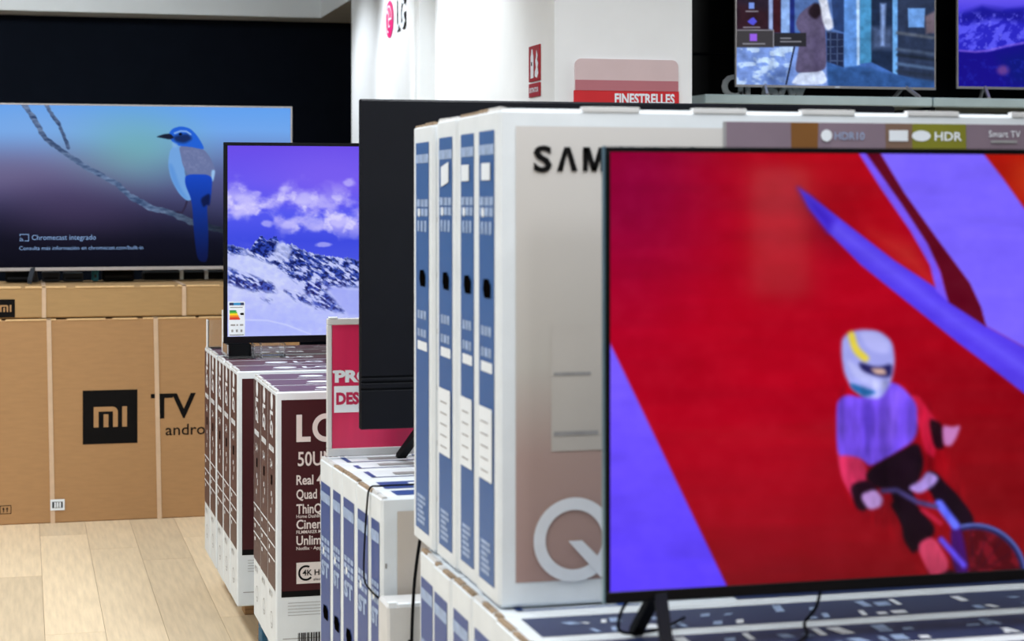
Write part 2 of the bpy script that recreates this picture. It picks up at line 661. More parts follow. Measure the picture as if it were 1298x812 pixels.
# ------------------------------------------------------------------ carton builders
def lg_box(nm):
    """maroon and white television carton 1.19 x 0.19 x 0.77, origin at base front left corner"""
    W, D, H = 1.19, 0.178, 0.77
    root = Geo().box(0, W, 0, D, 0, H, M_whitecard, 0.004).build(nm)
    d = Deck((0, D, 0), (0, -1, 0), (0, 0, 1))
    a, b = 0.003, D - 0.009
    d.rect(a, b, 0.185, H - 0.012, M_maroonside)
    mid = D / 2
    d.ring(mid + 0.002, 0.735, 0.0, 0.026, M_wprint, 1)
    d.text('LG', mid - 0.030, 0.705, 0.055, M_wprint, 1, 0.04, width=0.072, rot=-90)
    d.rect(mid + 0.005, mid + 0.03, 0.628, 0.634, M_wprint, 1)
    for k in range(5):
        d.rect(0.03 + k * 0.022, 0.047 + k * 0.022, 0.585, 0.602, M_wprint, 1)
    d.text('3-4', mid - 0.03, 0.535, 0.024, M_wprint, 1, 0.02)
    d.rect(mid - 0.012, mid + 0.004, 0.452, 0.466, M_wprint, 1)
    d.rect(mid + 0.008, mid + 0.018, 0.43, 0.45, M_wprint, 1)
    d.rect(mid - 0.02, mid - 0.008, 0.40, 0.415, M_wprint, 1)
    for z in (0.36, 0.31, 0.268):
        d.rect(a + 0.004, b - 0.004, z, z + 0.005, M_wprint, 1)
        d.rect(0.03, 0.05, z - 0.022, z - 0.010, M_wprint, 1)
    d.text('4K TV', 0.035, 0.150, 0.018, M_greyprint, 1, 0.02)
    d.ring(mid, 0.085, 0.022, 0.025, M_greyprint, 1)
    d.rect(mid - 0.012, mid + 0.012, 0.072, 0.075, M_greyprint, 1)
    d.build('side_print', root)
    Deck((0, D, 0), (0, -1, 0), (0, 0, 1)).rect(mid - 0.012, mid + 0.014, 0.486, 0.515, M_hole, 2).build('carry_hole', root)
    # front
    f = Deck((0, 0, 0), (1, 0, 0), (0, 0, 1))
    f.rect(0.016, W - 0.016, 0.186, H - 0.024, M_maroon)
    f.rect(0.016, W - 0.016, 0.168, 0.186, M_ink)
    f.poly([(0.060, 0.622), (0.102, 0.622), (0.102, 0.637), (0.0765, 0.637), (0.0765, 0.702), (0.060, 0.702)], M_lgtext, 1)
    f.ring(0.147, 0.662, 0.0265, 0.042, M_lgtext, 1, 50, 360, sx=0.95)
    f.rect(0.148, 0.187, 0.655, 0.668, M_lgtext, 1)
    f.text('50UN73', 0.064, 0.552, 0.040, M_lgtext, 1, 0.012, width=0.150)
    for t_, z, c, wd in (('Real 4K', 0.497, 0.027, 0.097), ('Quad Core', 0.455, 0.027, 0.128), ('ThinQ AI', 0.412, 0.027, 0.108), ('Cinema', 0.367, 0.026, 0.098), ('Unlimited', 0.320, 0.026, 0.120)):
        f.text(t_, 0.060, z, c, M_lgtext, 1, 0.018, width=wd)
    for t_, z, wd in (('Home Dashboard', 0.399, 0.090), ('FILMMAKER MODE', 0.353, 0.098), ('Netflix \u00b7 Apple TV', 0.305, 0.105)):
        f.text(t_, 0.060, z, 0.0095, M_lgtext, 1, 0.01, width=wd)
    f.rect(0.060, 0.190, 0.206, 0.268, M_lgtext, 1)
    f.ring(0.088, 0.237, 0.017, 0.023, M_ink, 2, 60, 320)
    f.text('4K HDR', 0.078, 0.230, 0.016, M_ink, 3, 0.02)
    f.text('alleine', 0.110, 0.214, 0.008, M_ink, 3, 0.0)
    for k in range(5):
        f.rect(0.035, 0.36 - 0.05 * (k == 2), 0.150 - k * 0.009, 0.1515 - k * 0.009, M_greyprint, 1)
    x = 0.065
    random.seed(3)
    while x < 0.15:
        bw = random.choice((0.0015, 0.003, 0.0045))
        f.rect(x, x + bw, 0.028, 0.062, M_ink, 1)
        x += bw + random.choice((0.0015, 0.003))
    f.rect(0.16, 0.167, 0.088, 0.094, M_ink, 1)
    f.rect(0.02, W - 0.02, 0.045, 0.0475, M_greyprint, 0)
    f.build('front_print', root)
    t = Deck((0, 0, H), (1, 0, 0), (0, 1, 0))
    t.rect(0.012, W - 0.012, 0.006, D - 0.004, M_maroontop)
    t.ring(0.17, D / 2, 0.0, 0.026, M_wprint, 1, sx=1.5)
    t.text('LG', 0.23, D / 2 - 0.022, 0.045, M_wprint, 1, 0.03, width=0.10)
    t.rect(0.12, 0.25, 0.030, 0.038, M_wprint, 1)
    t.rect(0.40, 0.56, D / 2 - 0.014, D / 2 - 0.006, M_wprint, 1)
    t.ring(0.85, D / 2, 0.0, 0.02, M_wprint, 1, sx=1.5)
    t.build('top_print', root)
    # ragged corrugated rims along the short top edge
    e = Geo()
    random.seed(5)
    y = 0.01
    while y < D - 0.02:
        L = random.uniform(0.012, 0.035)
        e.box(0.001, 0.010, y, min(y + L, D - 0.006), H - 0.002, H + random.uniform(0.002, 0.006), M_whitecard2)
        y += L + random.uniform(0.002, 0.01)
    e.build('flap_edge', root)
    return root


def samsung_side(d, D, H, style, m):
    """blue panel with its marks on the narrow side"""
    a, b = (0.15 * D, 0.83 * D) if style == 'tall' else (0.11 * D, 0.87 * D)
    w = b - a
    if style == 'tall':
        z = lambda t: H * (1 - t)
        d.rect(a, b, z(0.966), z(0.042), m)
        d.rect(a, b, z(0.091), z(0.070), M_paleblue, 1)
        for i in range(3):
            for j in range(2):
                d.rect(a + w * (0.08 + 0.31 * i), a + w * (0.33 + 0.31 * i), z(0.217 - 0.022 * j), z(0.199 - 0.022 * j), M_paleblue, 1)
        d.ring(a + w * 0.3, z(0.209), 0.0, 0.010, M_label, 2)
        for i in range(3):
            d.rect(a + w * (0.14 + 0.27 * i), a + w * (0.30 + 0.27 * i), z(0.254), z(0.228), M_paleblue, 1)
        for t0, t1, mm in ((0.442, 0.462, M_paleblue), (0.486, 0.505, M_paleblue), (0.515, 0.536, M_label)):
            for i in range(3):
                d.rect(a + w * (0.16 + 0.24 * i), a + w * ((0.34 if mm is M_paleblue else 0.41) + 0.24 * i), z(t1), z(t0), mm, 1)
        for i in range(6):
            d.rect(a + w * 0.15, a + w * (0.55 + 0.3 * hash2(i, 3, 1)), z(0.89 + i * 0.012), z(0.882 + i * 0.012), M_paleblue, 1)
        hz = z(0.365)
    else:
        z = lambda t: H * (1 - t)
        d.rect(a, b, 0.02, z(0.085), m)
        d.rect(a, b, z(0.155), z(0.118), M_paleblue, 1)
        for i in range(3):
            for j in range(3):
                d.rect(a + w * (0.08 + 0.31 * i), a + w * (0.33 + 0.31 * i), z(0.355 - 0.026 * j), z(0.337 - 0.026 * j), M_paleblue, 1)
        d.ring(a + w * 0.35, z(0.335), 0.0, 0.010, M_label, 2)
        d.text('ST', a + w * 0.1, z(0.425), 0.036, M_paleblue, 1, 0.06, width=w * 0.8)
        d.text('ST', a + w * 0.1, z(0.80), 0.036, M_paleblue, 1, 0.06, width=w * 0.8)
        hz = z(0.56)
    return a, b, hz


def flap_edges(root, D, H, seed):
    rnd = random.Random(seed)
    e = Geo()
    y = 0.004
    while y < D - 0.012:
        L = rnd.uniform(0.03, 0.10)
        y1 = min(y + L, D - 0.003)
        e.prism([(0.003, y, H - 0.004), (0.016, y, H - 0.002), (0.016, y, H + rnd.uniform(0.0005, 0.002)), (0.005, y, H + rnd.uniform(0.001, 0.004))], (0, y1 - y, 0), M_rawcard if rnd.random() < 0.7 else M_whitecard2)
        y = y1 + rnd.uniform(0.002, 0.012)
    return e.build('flap_edge', root)


def samsung_box(nm, W, D, H, style, m, seed, top='white', label_hi=0, label_lo=False, qprint=False):
    root = Geo().box(0, W, 0, D, 0, H, M_whitecard, 0.007).build(nm)
    d = Deck((0, D, 0), (0, -1, 0), (0, 0, 1), 0.0008, 0.001)
    a, b, hz = samsung_side(d, D, H, style, m)
    d.build('side_print', root)
    wd = b - a
    h = Deck((0, D, 0), (0, -1, 0), (0, 0, 1), 0.0008, 0.001)
    hc = a + wd * 0.55
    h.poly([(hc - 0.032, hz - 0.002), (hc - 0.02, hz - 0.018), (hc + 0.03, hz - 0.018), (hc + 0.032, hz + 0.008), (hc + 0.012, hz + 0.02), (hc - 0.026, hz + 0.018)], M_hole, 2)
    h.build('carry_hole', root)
    if label_hi:
        s = Deck((0, D, 0), (0, -1, 0), (0, 0, 1), 0.0008, 0.001)
        k = 0.010 if label_hi == 2 else 0.0
        c0 = a + wd * (0.22 if label_hi != 3 else 0.12)
        s.poly([(c0, H * 0.857 - k), (c0 + wd * 0.58, H * 0.857), (c0 + wd * 0.58, H * 0.892 + k), (c0, H * 0.892)], M_label, 3)
        s.build('sticker', root)
    if label_lo:
        s = Deck((0, D, 0), (0, -1, 0), (0, 0, 1), 0.0008, 0.001)
        s.rect(a + wd * 0.06, a + wd * 0.92, H * 0.243, H * 0.392, M_label, 3)
        for i in range(5):
            s.rect(a + wd * 0.2, a + wd * 0.7, H * (0.26 + 0.025 * i), H * (0.263 + 0.025 * i), M_greyprint, 4)
        s.build('sticker', root)
    # top print
    t = Deck((0, 0, H), (1, 0, 0), (0, 1, 0), 0.0008, 0.001)
    if top == 'white':
        t.rect(0.05, 0.30, 0.035, 0.043, M_navy)
        t.rect(0.05, 0.064, 0.035, D - 0.03, M_navy)
        t.rect(0.12, 0.23, 0.07, 0.11, M_greyprint, 1)
        t.rect(0.255, 0.275, 0.035, D - 0.03, M_navy, 1)
        t.rect(0.29, W - 0.04, D - 0.045, D - 0.035, M_navy)
        t.rect(0.5, W - 0.04, 0.03, D - 0.025, M_deepnavy, 1)
    else:
        t.rect(0.045, W - 0.045, 0.022, D - 0.022, M_deepnavy if top == 'navy' else M_navy)
        rnd = random.Random(seed)
        x = 0.12
        while x < W - 0.2:
            q = rnd.uniform(0.010, 0.030)
            sk = rnd.uniform(-0.012, 0.012)
            for y0, y1 in ((0.032, 0.045 + rnd.uniform(0, 0.03)), (D * 0.52, D * 0.52 + rnd.uniform(0.01, 0.055))):
                if rnd.random() < 0.72:
                    y1 = min(y1, D - 0.03)
                    t.poly([(x, y0), (x + q, y0), (x + q + sk, y1), (x + sk, y1)], M_wprint if rnd.random() < 0.5 else M_paleblue, 1)
            x += q + rnd.uniform(0.006, 0.030) + (0.08 if rnd.random() < 0.12 else 0)
    t.build('top_print', root)
    flap_edges(root, D, H, seed)
    if qprint:
        # large printed panel: beige to rose gradient
        f = Geo()
        f.add([(0.034, -0.001, 0.048), (W - 0.034, -0.001, 0.048), (W - 0.034, -0.001, H - 0.034), (0.034, -0.001, H - 0.034)], [(0, 1, 2, 3)],
              mat_ramp('qled_front_gradient', [(0.0, (166, 136, 130)), (0.30, (174, 150, 144)), (0.48, (188, 184, 178)), (1.0, (206, 204, 203))], 'Z', 0.5, H))
        f.build('front_panel', root)
        k = Deck((0, 0, 0), (1, 0, 0), (0, 0, 1), 0.0008, 0.002)
        k.rect(0.105, 0.50, 0.30, 0.545, mat('print_grey_patch', (188, 184, 179), 0.5, 0.05, 5), 0)
        k.rect(0.11, 0.185, 0.447, 0.453, M_greyprint, 1)
        k.rect(0.11, 0.20, 0.330, 0.338, M_greyprint, 1)
        # brand lettering with crossbar-less A
        x, z0, c = 0.069, 0.844, 0.047
        k.text('S', x, z0, c, M_ink, 2, 0.03, width=0.037)
        xa = x + 0.047
        k.poly([(xa, z0), (xa + 0.015, z0 + c), (xa + 0.027, z0 + c), (xa + 0.042, z0), (xa + 0.030, z0), (xa + 0.021, z0 + c * 0.75), (xa + 0.012, z0)][::1], M_ink, 2)
        xm = xa + 0.053
        k.poly([(xm, z0), (xm + 0.010, z0), (xm + 0.010, z0 + c), (xm, z0 + c)], M_ink, 2).poly([(xm + 0.036, z0), (xm + 0.046, z0), (xm + 0.046, z0 + c), (xm + 0.036, z0 + c)], M_ink, 2)
        k.poly([(xm + 0.002, z0 + c), (xm + 0.018, z0), (xm + 0.028, z0), (xm + 0.014, z0 + c)], M_ink, 2).poly([(xm + 0.032, z0 + c), (xm + 0.018, z0), (xm + 0.028, z0), (xm + 0.044, z0 + c)], M_ink, 2)
        k.text('SUNG', xa + 0.113, z0, c, M_ink, 2, 0.03, width=0.185)
        # big Q emblem
        cu, cv = 0.151, 0.127
        k.ring(cu, cv, 0.058, 0.082, M_wprint, 2)
        k.poly([(cu - 0.012, cv - 0.002), (cu + 0.016, cv - 0.002), (cu + 0.078, cv - 0.064), (cu + 0.054, cv - 0.076)], M_wprint, 3)
        # printed picture strip
        mv = mat('print_mauve', (126, 110, 124), 0.5, 0.08, 6)
        br = mat('print_brown', (120, 78, 32), 0.5, 0.08, 6)
        ol = mat('print_olive', (122, 122, 34), 0.5, 0.08, 6)
        tb = mat('print_tan', (120, 96, 82), 0.5, 0.08, 6)
        zt = 0.944
        k.rect(0.467, 1.50, 0.40, zt, mv, 1)
        k.rect(0.460, 0.467, 0.40, zt, M_greyprint, 1)
        k.poly([(0.612, 0.6), (0.655, 0.6), (0.665, zt), (0.605, zt)], br, 2)
        k.poly([(0.82, 0.6), (0.88, 0.6), (0.873, zt), (0.812, zt)], tb, 2)
        k.poly([(0.872, 0.6), (1.0, 0.6), (0.993, zt), (0.872, zt)], ol, 3)
        k.ring(0.682, 0.918, 0.0, 0.012, M_wprint, 4)
        k.text('HDR10', 0.70, 0.910, 0.015, M_paleblue, 4, 0.0, width=0.065)
        k.rect(0.82, 0.862, 0.908, 0.93, M_wprint, 4)
        k.ring(0.892, 0.919, 0.0, 0.011, M_wprint, 4, sx=1.9)
        k.text('HDR', 0.922, 0.910, 0.017, M_wprint, 4, 0.02, width=0.062)
        k.text('Smart TV', 1.045, 0.918, 0.013, M_wprint, 4, 0.0)
        k.rect(1.05, 1.11, 0.906, 0.911, M_greyprint, 4)
        k.build('front_print', root)
        for x0, x1 in ((0.169, 0.286), (0.398, 0.511), (0.63, 0.746), (0.8635, 0.979), (1.10, 1.22), (1.34, 1.46)):
            Geo().box(x0, x1, -0.002, 0.016, H - 0.006, H + 0.005, M_whitecard2, 0.001).build('highlight_break', root)  # raised grey blocks added to break the top edge highlight into strips
    else:
        f = Deck((0, 0, 0), (1, 0, 0), (0, 0, 1), 0.0008, 0.001)
        f.rect(0.04, W - 0.04, 0.05, H - 0.035, mat('beige_front_print', (196, 187, 178), 0.5, 0.04, 3))
        for i in range(6):
            f.rect(0.010, 0.014, H * (0.12 + 0.13 * i), H * (0.12 + 0.13 * i) + 0.012, M_greyprint, 1)
        f.build('front_print', root)
    return root


ORD = ['frontmost', 'second', 'third', 'fourth', 'fifth', 'sixth', 'rearmost']

# ---- upper row of four tall cartons behind the red-screen television
for i, (y0, y1) in enumerate(((3.480, 3.663), (3.668, 3.840), (3.846, 4.036), (4.062, 4.270))):
    o = samsung_box('television_carton', 1.60, y1 - y0, 0.965 + (0, 0.0, -0.001, -0.006)[i], 'tall', M_blue, 20 + i, label_hi=(1, 3, 2, 0)[i], label_lo=i < 3, qprint=(i == 0))
    o.location = (0.886 + (0, 0.004, 0.0, -0.004)[i], y0, 0.680)
    tag(o, ('tall white carton with SAMSUNG lettering and big Q emblem behind the red-screen television',
            'tall white carton with blue side, directly behind the one with the Q emblem',
            'tall white blue-sided carton, third in the upper row starting at the Q emblem',
            'tall white blue-sided carton without stickers, rearmost of the upper row')[i], 'carton', 'tall cartons in the upper row')

# ---- lower row the tall cartons and the red-screen television stand on
edges = [2.84, 3.035, 3.23, 3.43, 3.635, 3.815, 3.985, 4.15]
for i in range(7):
    D = edges[i + 1] - edges[i] - 0.005
    o = samsung_box('television_carton', 1.56, D, 0.675, 'low', M_navy, 40 + i, top='navy' if i < 3 else 'white')
    o.location = (0.868 + 0.003 * math.sin(i * 2.3), edges[i], 0)
    tag(o, f'low white and navy carton on the floor under the red-screen television, {ORD[i]} of seven', 'carton', 'low cartons under the red-screen television')

# ---- second pile: five cartons carrying the black television
e2 = [4.445, 4.565, 4.725, 4.90, 5.03, 5.20]
RZ2 = math.radians(2.5)
for i in range(5):
    D = e2[i + 1] - e2[i] - 0.004
    o = samsung_box('television_carton', 1.22, D, 0.746 + (0, -0.002, 0.001, 0, -0.001)[i], 'low', M_navy, 60 + i, top='blue' if i < 2 else 'white')
    q = e2[i] - e2[0]
    o.location = (0.838 - q * math.sin(RZ2), e2[0] + q * math.cos(RZ2), 0)
    o.rotation_euler = (0, 0, RZ2)
    tag(o, f'white and navy carton under the television turned away, {ORD[i] if i < 4 else "rearmost"} of five', 'carton', 'cartons under the television turned away')

# plain low carton in the gap in front of that pile
o = Geo().box(0, 1.0, 0, 0.12, 0, 0.515, M_whitecard2, 0.006).build('plain_carton')
o.location = (0.826, 4.30, 0)
e = Geo()
rnd = random.Random(9)
x = 0.003
while x < 0.98:
    L = rnd.uniform(0.01, 0.03)
    e.box(x, x + L, 0.001, 0.02, 0.51, 0.517 + rnd.uniform(0, 0.012), M_label)
    x += L + rnd.uniform(0.004, 0.012)
e.build('flap_edge', o)
for pu, pv in ((0.008, 0.405), (0.052, 0.43), (0.2, 0.42)):
    Deck((0, 0, 0), (1, 0, 0), (0, 0, 1)).ring(pu, pv, 0, 0.0035, M_ink).build('punch_mark', o)
tag(o, 'plain pale grey carton, lower than the navy cartons right behind it', 'carton')

# ---- maroon cartons
lg0 = lg_box('maroon_carton')
spots = []
yy = 5.445
for i in range(3):
    spots.append((0.714 + 0.001 * i, 5.445 + i * 0.187, 0.135, 'near', i))
for i in range(5):
    spots.append((0.676 - 0.0018 * i, 6.125 + i * 0.204 + (0.03 if i >= 3 else 0), 0.135, 'far', i))
for k, (x, y, z, row, i) in enumerate(spots):
    o = lg0 if k == 0 else copy_tree(lg0)
    o.location = (x, y, z)
    o.scale = (1, 0.184 / 0.178 if row == 'near' else 0.2005 / 0.178, 1)
    if row == 'near':
        lab = ('maroon and white LG carton with the large 50 inch lettering in view', 'maroon and white LG carton right behind the one with readable front lettering', 'maroon LG carton on the blue pallet, rearmost of three')[i]
        tag(o, lab, 'carton', 'maroon cartons on the blue pallet')
    else:
        tag(o, f'maroon and white LG carton under the mountain-picture television, {ORD[i] if i < 4 else "rearmost"} of five', 'carton', 'maroon cartons on the wooden pallet')


def pallet(nm, x0, y0, w, d, m, label):
    root = empty(nm, (x0, y0, 0))
    for k in range(5):
        xx = k * (w - 0.11) / 4
        Geo().box(xx, xx + 0.11, 0, d, 0.115, 0.134, m, 0.002).build('deck_board', root)
    for j in range(3):
        y_ = j * (d - 0.09) / 2
        Geo().box(0, w, y_, y_ + 0.09, 0.096, 0.115, m, 0.002).build('stringer_board', root)
        Geo().box(0, w, y_, y_ + 0.09, 0.0, 0.018, m, 0.002).build('bottom_board', root)
        for k in range(3):
            xx = k * (w - 0.1) / 2
            Geo().box(xx, xx + 0.1, y_, y_ + 0.09, 0.018, 0.096, m, 0.003).build('block', root)
    tag(root, label, 'pallet')


pallet('pallet', 0.755, 6.14, 1.06, 1.02, M_wood, 'raw wooden pallet under the mountain-picture television cartons')
pallet('pallet', 0.73, 5.46, 1.10, 0.54, M_bluewood, 'blue painted pallet under the carton with LG lettering')


# ---- kraft cartons
def mi_logo(d, u, v, s):
    d.rect(u, u + s, v, v + s, M_ink, 1)
    a, t = s * 0.20, s * 0.088
    z0, z1 = v + s * 0.31, v + s * 0.69
    K = M_card
    d.rect(u + a, u + a + t, z0, z1, K, 2)
    d.rect(u + a + t, u + a + s * 0.34, z1 - t, z1, K, 2)
    d.ring(u + a + s * 0.34, z1 - s * 0.10 - t * 0.0, s * 0.10 - t + 0.0, s * 0.10, K, 2, 0, 90, seg=8)
    d.rect(u + a + s * 0.44 - t, u + a + s * 0.44, z0, z1 - s * 0.10, K, 2)
    d.rect(u + a + s * 0.18, u + a + s * 0.18 + t, z0, z1 - s * 0.14, K, 2)
    d.rect(u + a + s * 0.52, u + a + s * 0.52 + t, z0, z1, K, 2)


def kraft_edge(root, x0, x1, z, seed):
    rnd = random.Random(seed)
    e = Geo()
    x = x0
    while x < x1 - 0.03:
        L = rnd.uniform(0.10, 0.28)
        e.box(x, min(x + L, x1), -0.003, 0.03, z - 0.004, z + rnd.uniform(0.002, 0.006), M_cardedge, 0.001)
        x += L + rnd.uniform(0.01, 0.06)
    e.build('flap_edge', root)


MW = 1.78
mx0 = -0.528
for i in range(3):
    o = Geo().box(0, MW, 0, 0.185, 0, 0.922, M_card, 0.005).build('kraft_carton')
    o.location = (mx0, 8.70 + i * 0.20, 0)
    kraft_edge(o, 0.01, MW - 0.01, 0.922, 70 + i)
    for sx_ in (0.628, 1.105):
        g = Geo()
        ln = 0.018 if i == 0 else 0
        g.prism([(sx_, -0.004, 0.925), (sx_ + 0.020, -0.004, 0.925), (sx_ + 0.020 + ln, -0.004, 0.0), (sx_ + ln, -0.004, 0.0)], (0, 0.0045, 0), M_strap)
        g.box(sx_, sx_ + 0.02, -0.004, 0.188, 0.922, 0.9265, M_strap)
        g.build('strap', o)
    if i == 0:
        d = Deck((0, 0, 0), (1, 0, 0), (0, 0, 1))
        mi_logo(d, 0.788, 0.352, 0.245)
        d.build('logo_square', o)
        d = Deck((0, 0, 0), (1, 0, 0), (0, 0, 1))
        M_tv = M_ink
        d.text('TV', 1.093, 0.463, 0.108, M_tv, 1, 0.02, width=0.205)
        d.text('androidtv', 1.160, 0.382, 0.050, M_tv, 1, 0.006, width=0.30)
        d.build('lettering', o)
        d = Deck((0, 0, 0), (1, 0, 0), (0, 0, 1))
        for q in ((0.424, 0.474, 0.050, 0.053), (0.424, 0.474, 0.086, 0.089), (0.424, 0.427, 0.05, 0.089), (0.471, 0.474, 0.05, 0.089)):
            d.rect(*q, M_ink, 1)
        for ax in (0.440, 0.456):
            d.rect(ax - 0.002, ax + 0.002, 0.058, 0.072, M_ink, 1)
            d.poly([(ax - 0.006, 0.071), (ax + 0.006, 0.071), (ax, 0.081)], M_ink, 1)
        d.build('handling_mark', o)
        s = Deck((0, 0, 0), (1, 0, 0), (0, 0, 1), 0.0008, 0.006)
        s.rect(0.645, 0.708, 0.058, 0.108, M_label, 0)
        s.rect(0.653, 0.700, 0.069, 0.097, M_slate, 1)
        for k in range(3):
            s.rect(0.662 + k * 0.011, 0.670 + k * 0.011, 0.071, 0.095, M_label, 2)
        s.build('sticker', o)
    tag(o, ('tall kraft cardboard carton with large black logo square and TV lettering',
            'tall plain kraft carton directly behind the one with TV lettering',
            'tall plain kraft carton, deepest of those under the bird television')[i], 'carton', 'upright kraft cartons')

o = Geo().box(0, MW - 0.1, 0, 0.70, 0, 0.138, M_card2, 0.005).build('kraft_carton')
o.location = (-0.42, 8.705, 0.931)
kraft_edge(o, 0.01, MW - 0.11, 0.138, 81)
for sx_ in (0.500, 1.128):
    g = Geo()
    g.box(sx_, sx_ + 0.018, -0.004, 0.0, 0.0, 0.142, M_strap)
    g.box(sx_, sx_ + 0.018, -0.004, 0.70, 0.138, 0.142, M_strap)
    g.build('strap', o)
d = Deck((0, 0, 0), (1, 0, 0), (0, 0, 1))
mi_logo(d, 0.30, 0.004, 0.082)
d.build('logo_square', o)
tag(o, 'flat-lying kraft carton with small black logo square carrying the bird television', 'carton')


# ------------------------------------------------------------------ televisions
def television(nm, label, x0, x1, z0, z1, Y, base, bez, thick, m_bez, homog, painter, nx, ny, group=None):
    """x0..x1, z0..z1 outer frame, front plane at Y, base = height of the support"""
    l, r, t, b = bez
    xc = (x0 + x1) / 2
    root = empty(nm, (xc, Y, base))
    X0, X1, Z0, Z1 = x0 - xc, x1 - xc, z0 - base, z1 - base
    sw, sh = (X1 - r) - (X0 + l), (Z1 - t) - (Z0 + b)
    g = Geo()
    g.box(X0, X1, -0.003, 0.012, Z1 - t, Z1, m_bez, 0.0012)
    g.box(X0, X1, -0.003, 0.012, Z0, Z0 + b, m_bez, 0.0012)
    g.box(X0, X0 + l, -0.003, 0.012, Z0 + b, Z1 - t, m_bez, 0.0012)
    g.box(X1 - r, X1, -0.003, 0.012, Z0 + b, Z1 - t, m_bez, 0.0012)
    g.build('bezel', root)
    h = Geo()
    h.box(X0 + 0.004, X1 - 0.004, 0.004, 0.014, Z0 + 0.004, Z1 - 0.004, M_backplastic)
    h.box(X0 + 0.05, X1 - 0.05, 0.014, thick * 0.5, Z0 + 0.01, Z1 - 0.05, M_backplastic, 0.006)
    h.box(X0 + 0.12, X1 - 0.12, thick * 0.5, thick, Z0 + 0.02, Z0 + (Z1 - Z0) * 0.55, M_backplastic, 0.015)
    h.build('back_housing', root)
    if painter:
        screen_grid('screen', root, sw, sh, nx, ny, homog, painter, M_screen, (X0 + l, 0.0, Z0 + b))
    tag(root, label, 'television', group)
    return root, X0, X1, Z0, Z1


def vfoot(root, x, z_top, yf, yb, wdt=0.02, spread=0.0, m=None, back=None):
    m = m or M_plastic
    back = -spread * 0.6 if back is None else back
    g = Geo()
    g.beam((x, 0.02, z_top + 0.02), (x + spread, yf, 0.007), wdt, 0.016, m)
    g.beam((x, 0.02, z_top + 0.02), (x + back, yb, 0.007), wdt, 0.016, m)
    g.box(x + spread - wdt / 2, x + spread + wdt / 2, yf - 0.012, yf + 0.012, 0.0, 0.010, m, 0.002)
    g.box(x + back - wdt / 2, x + back + wdt / 2, yb - 0.012, yb + 0.012, 0.0, 0.010, m, 0.002)
    return g.build('foot', root)


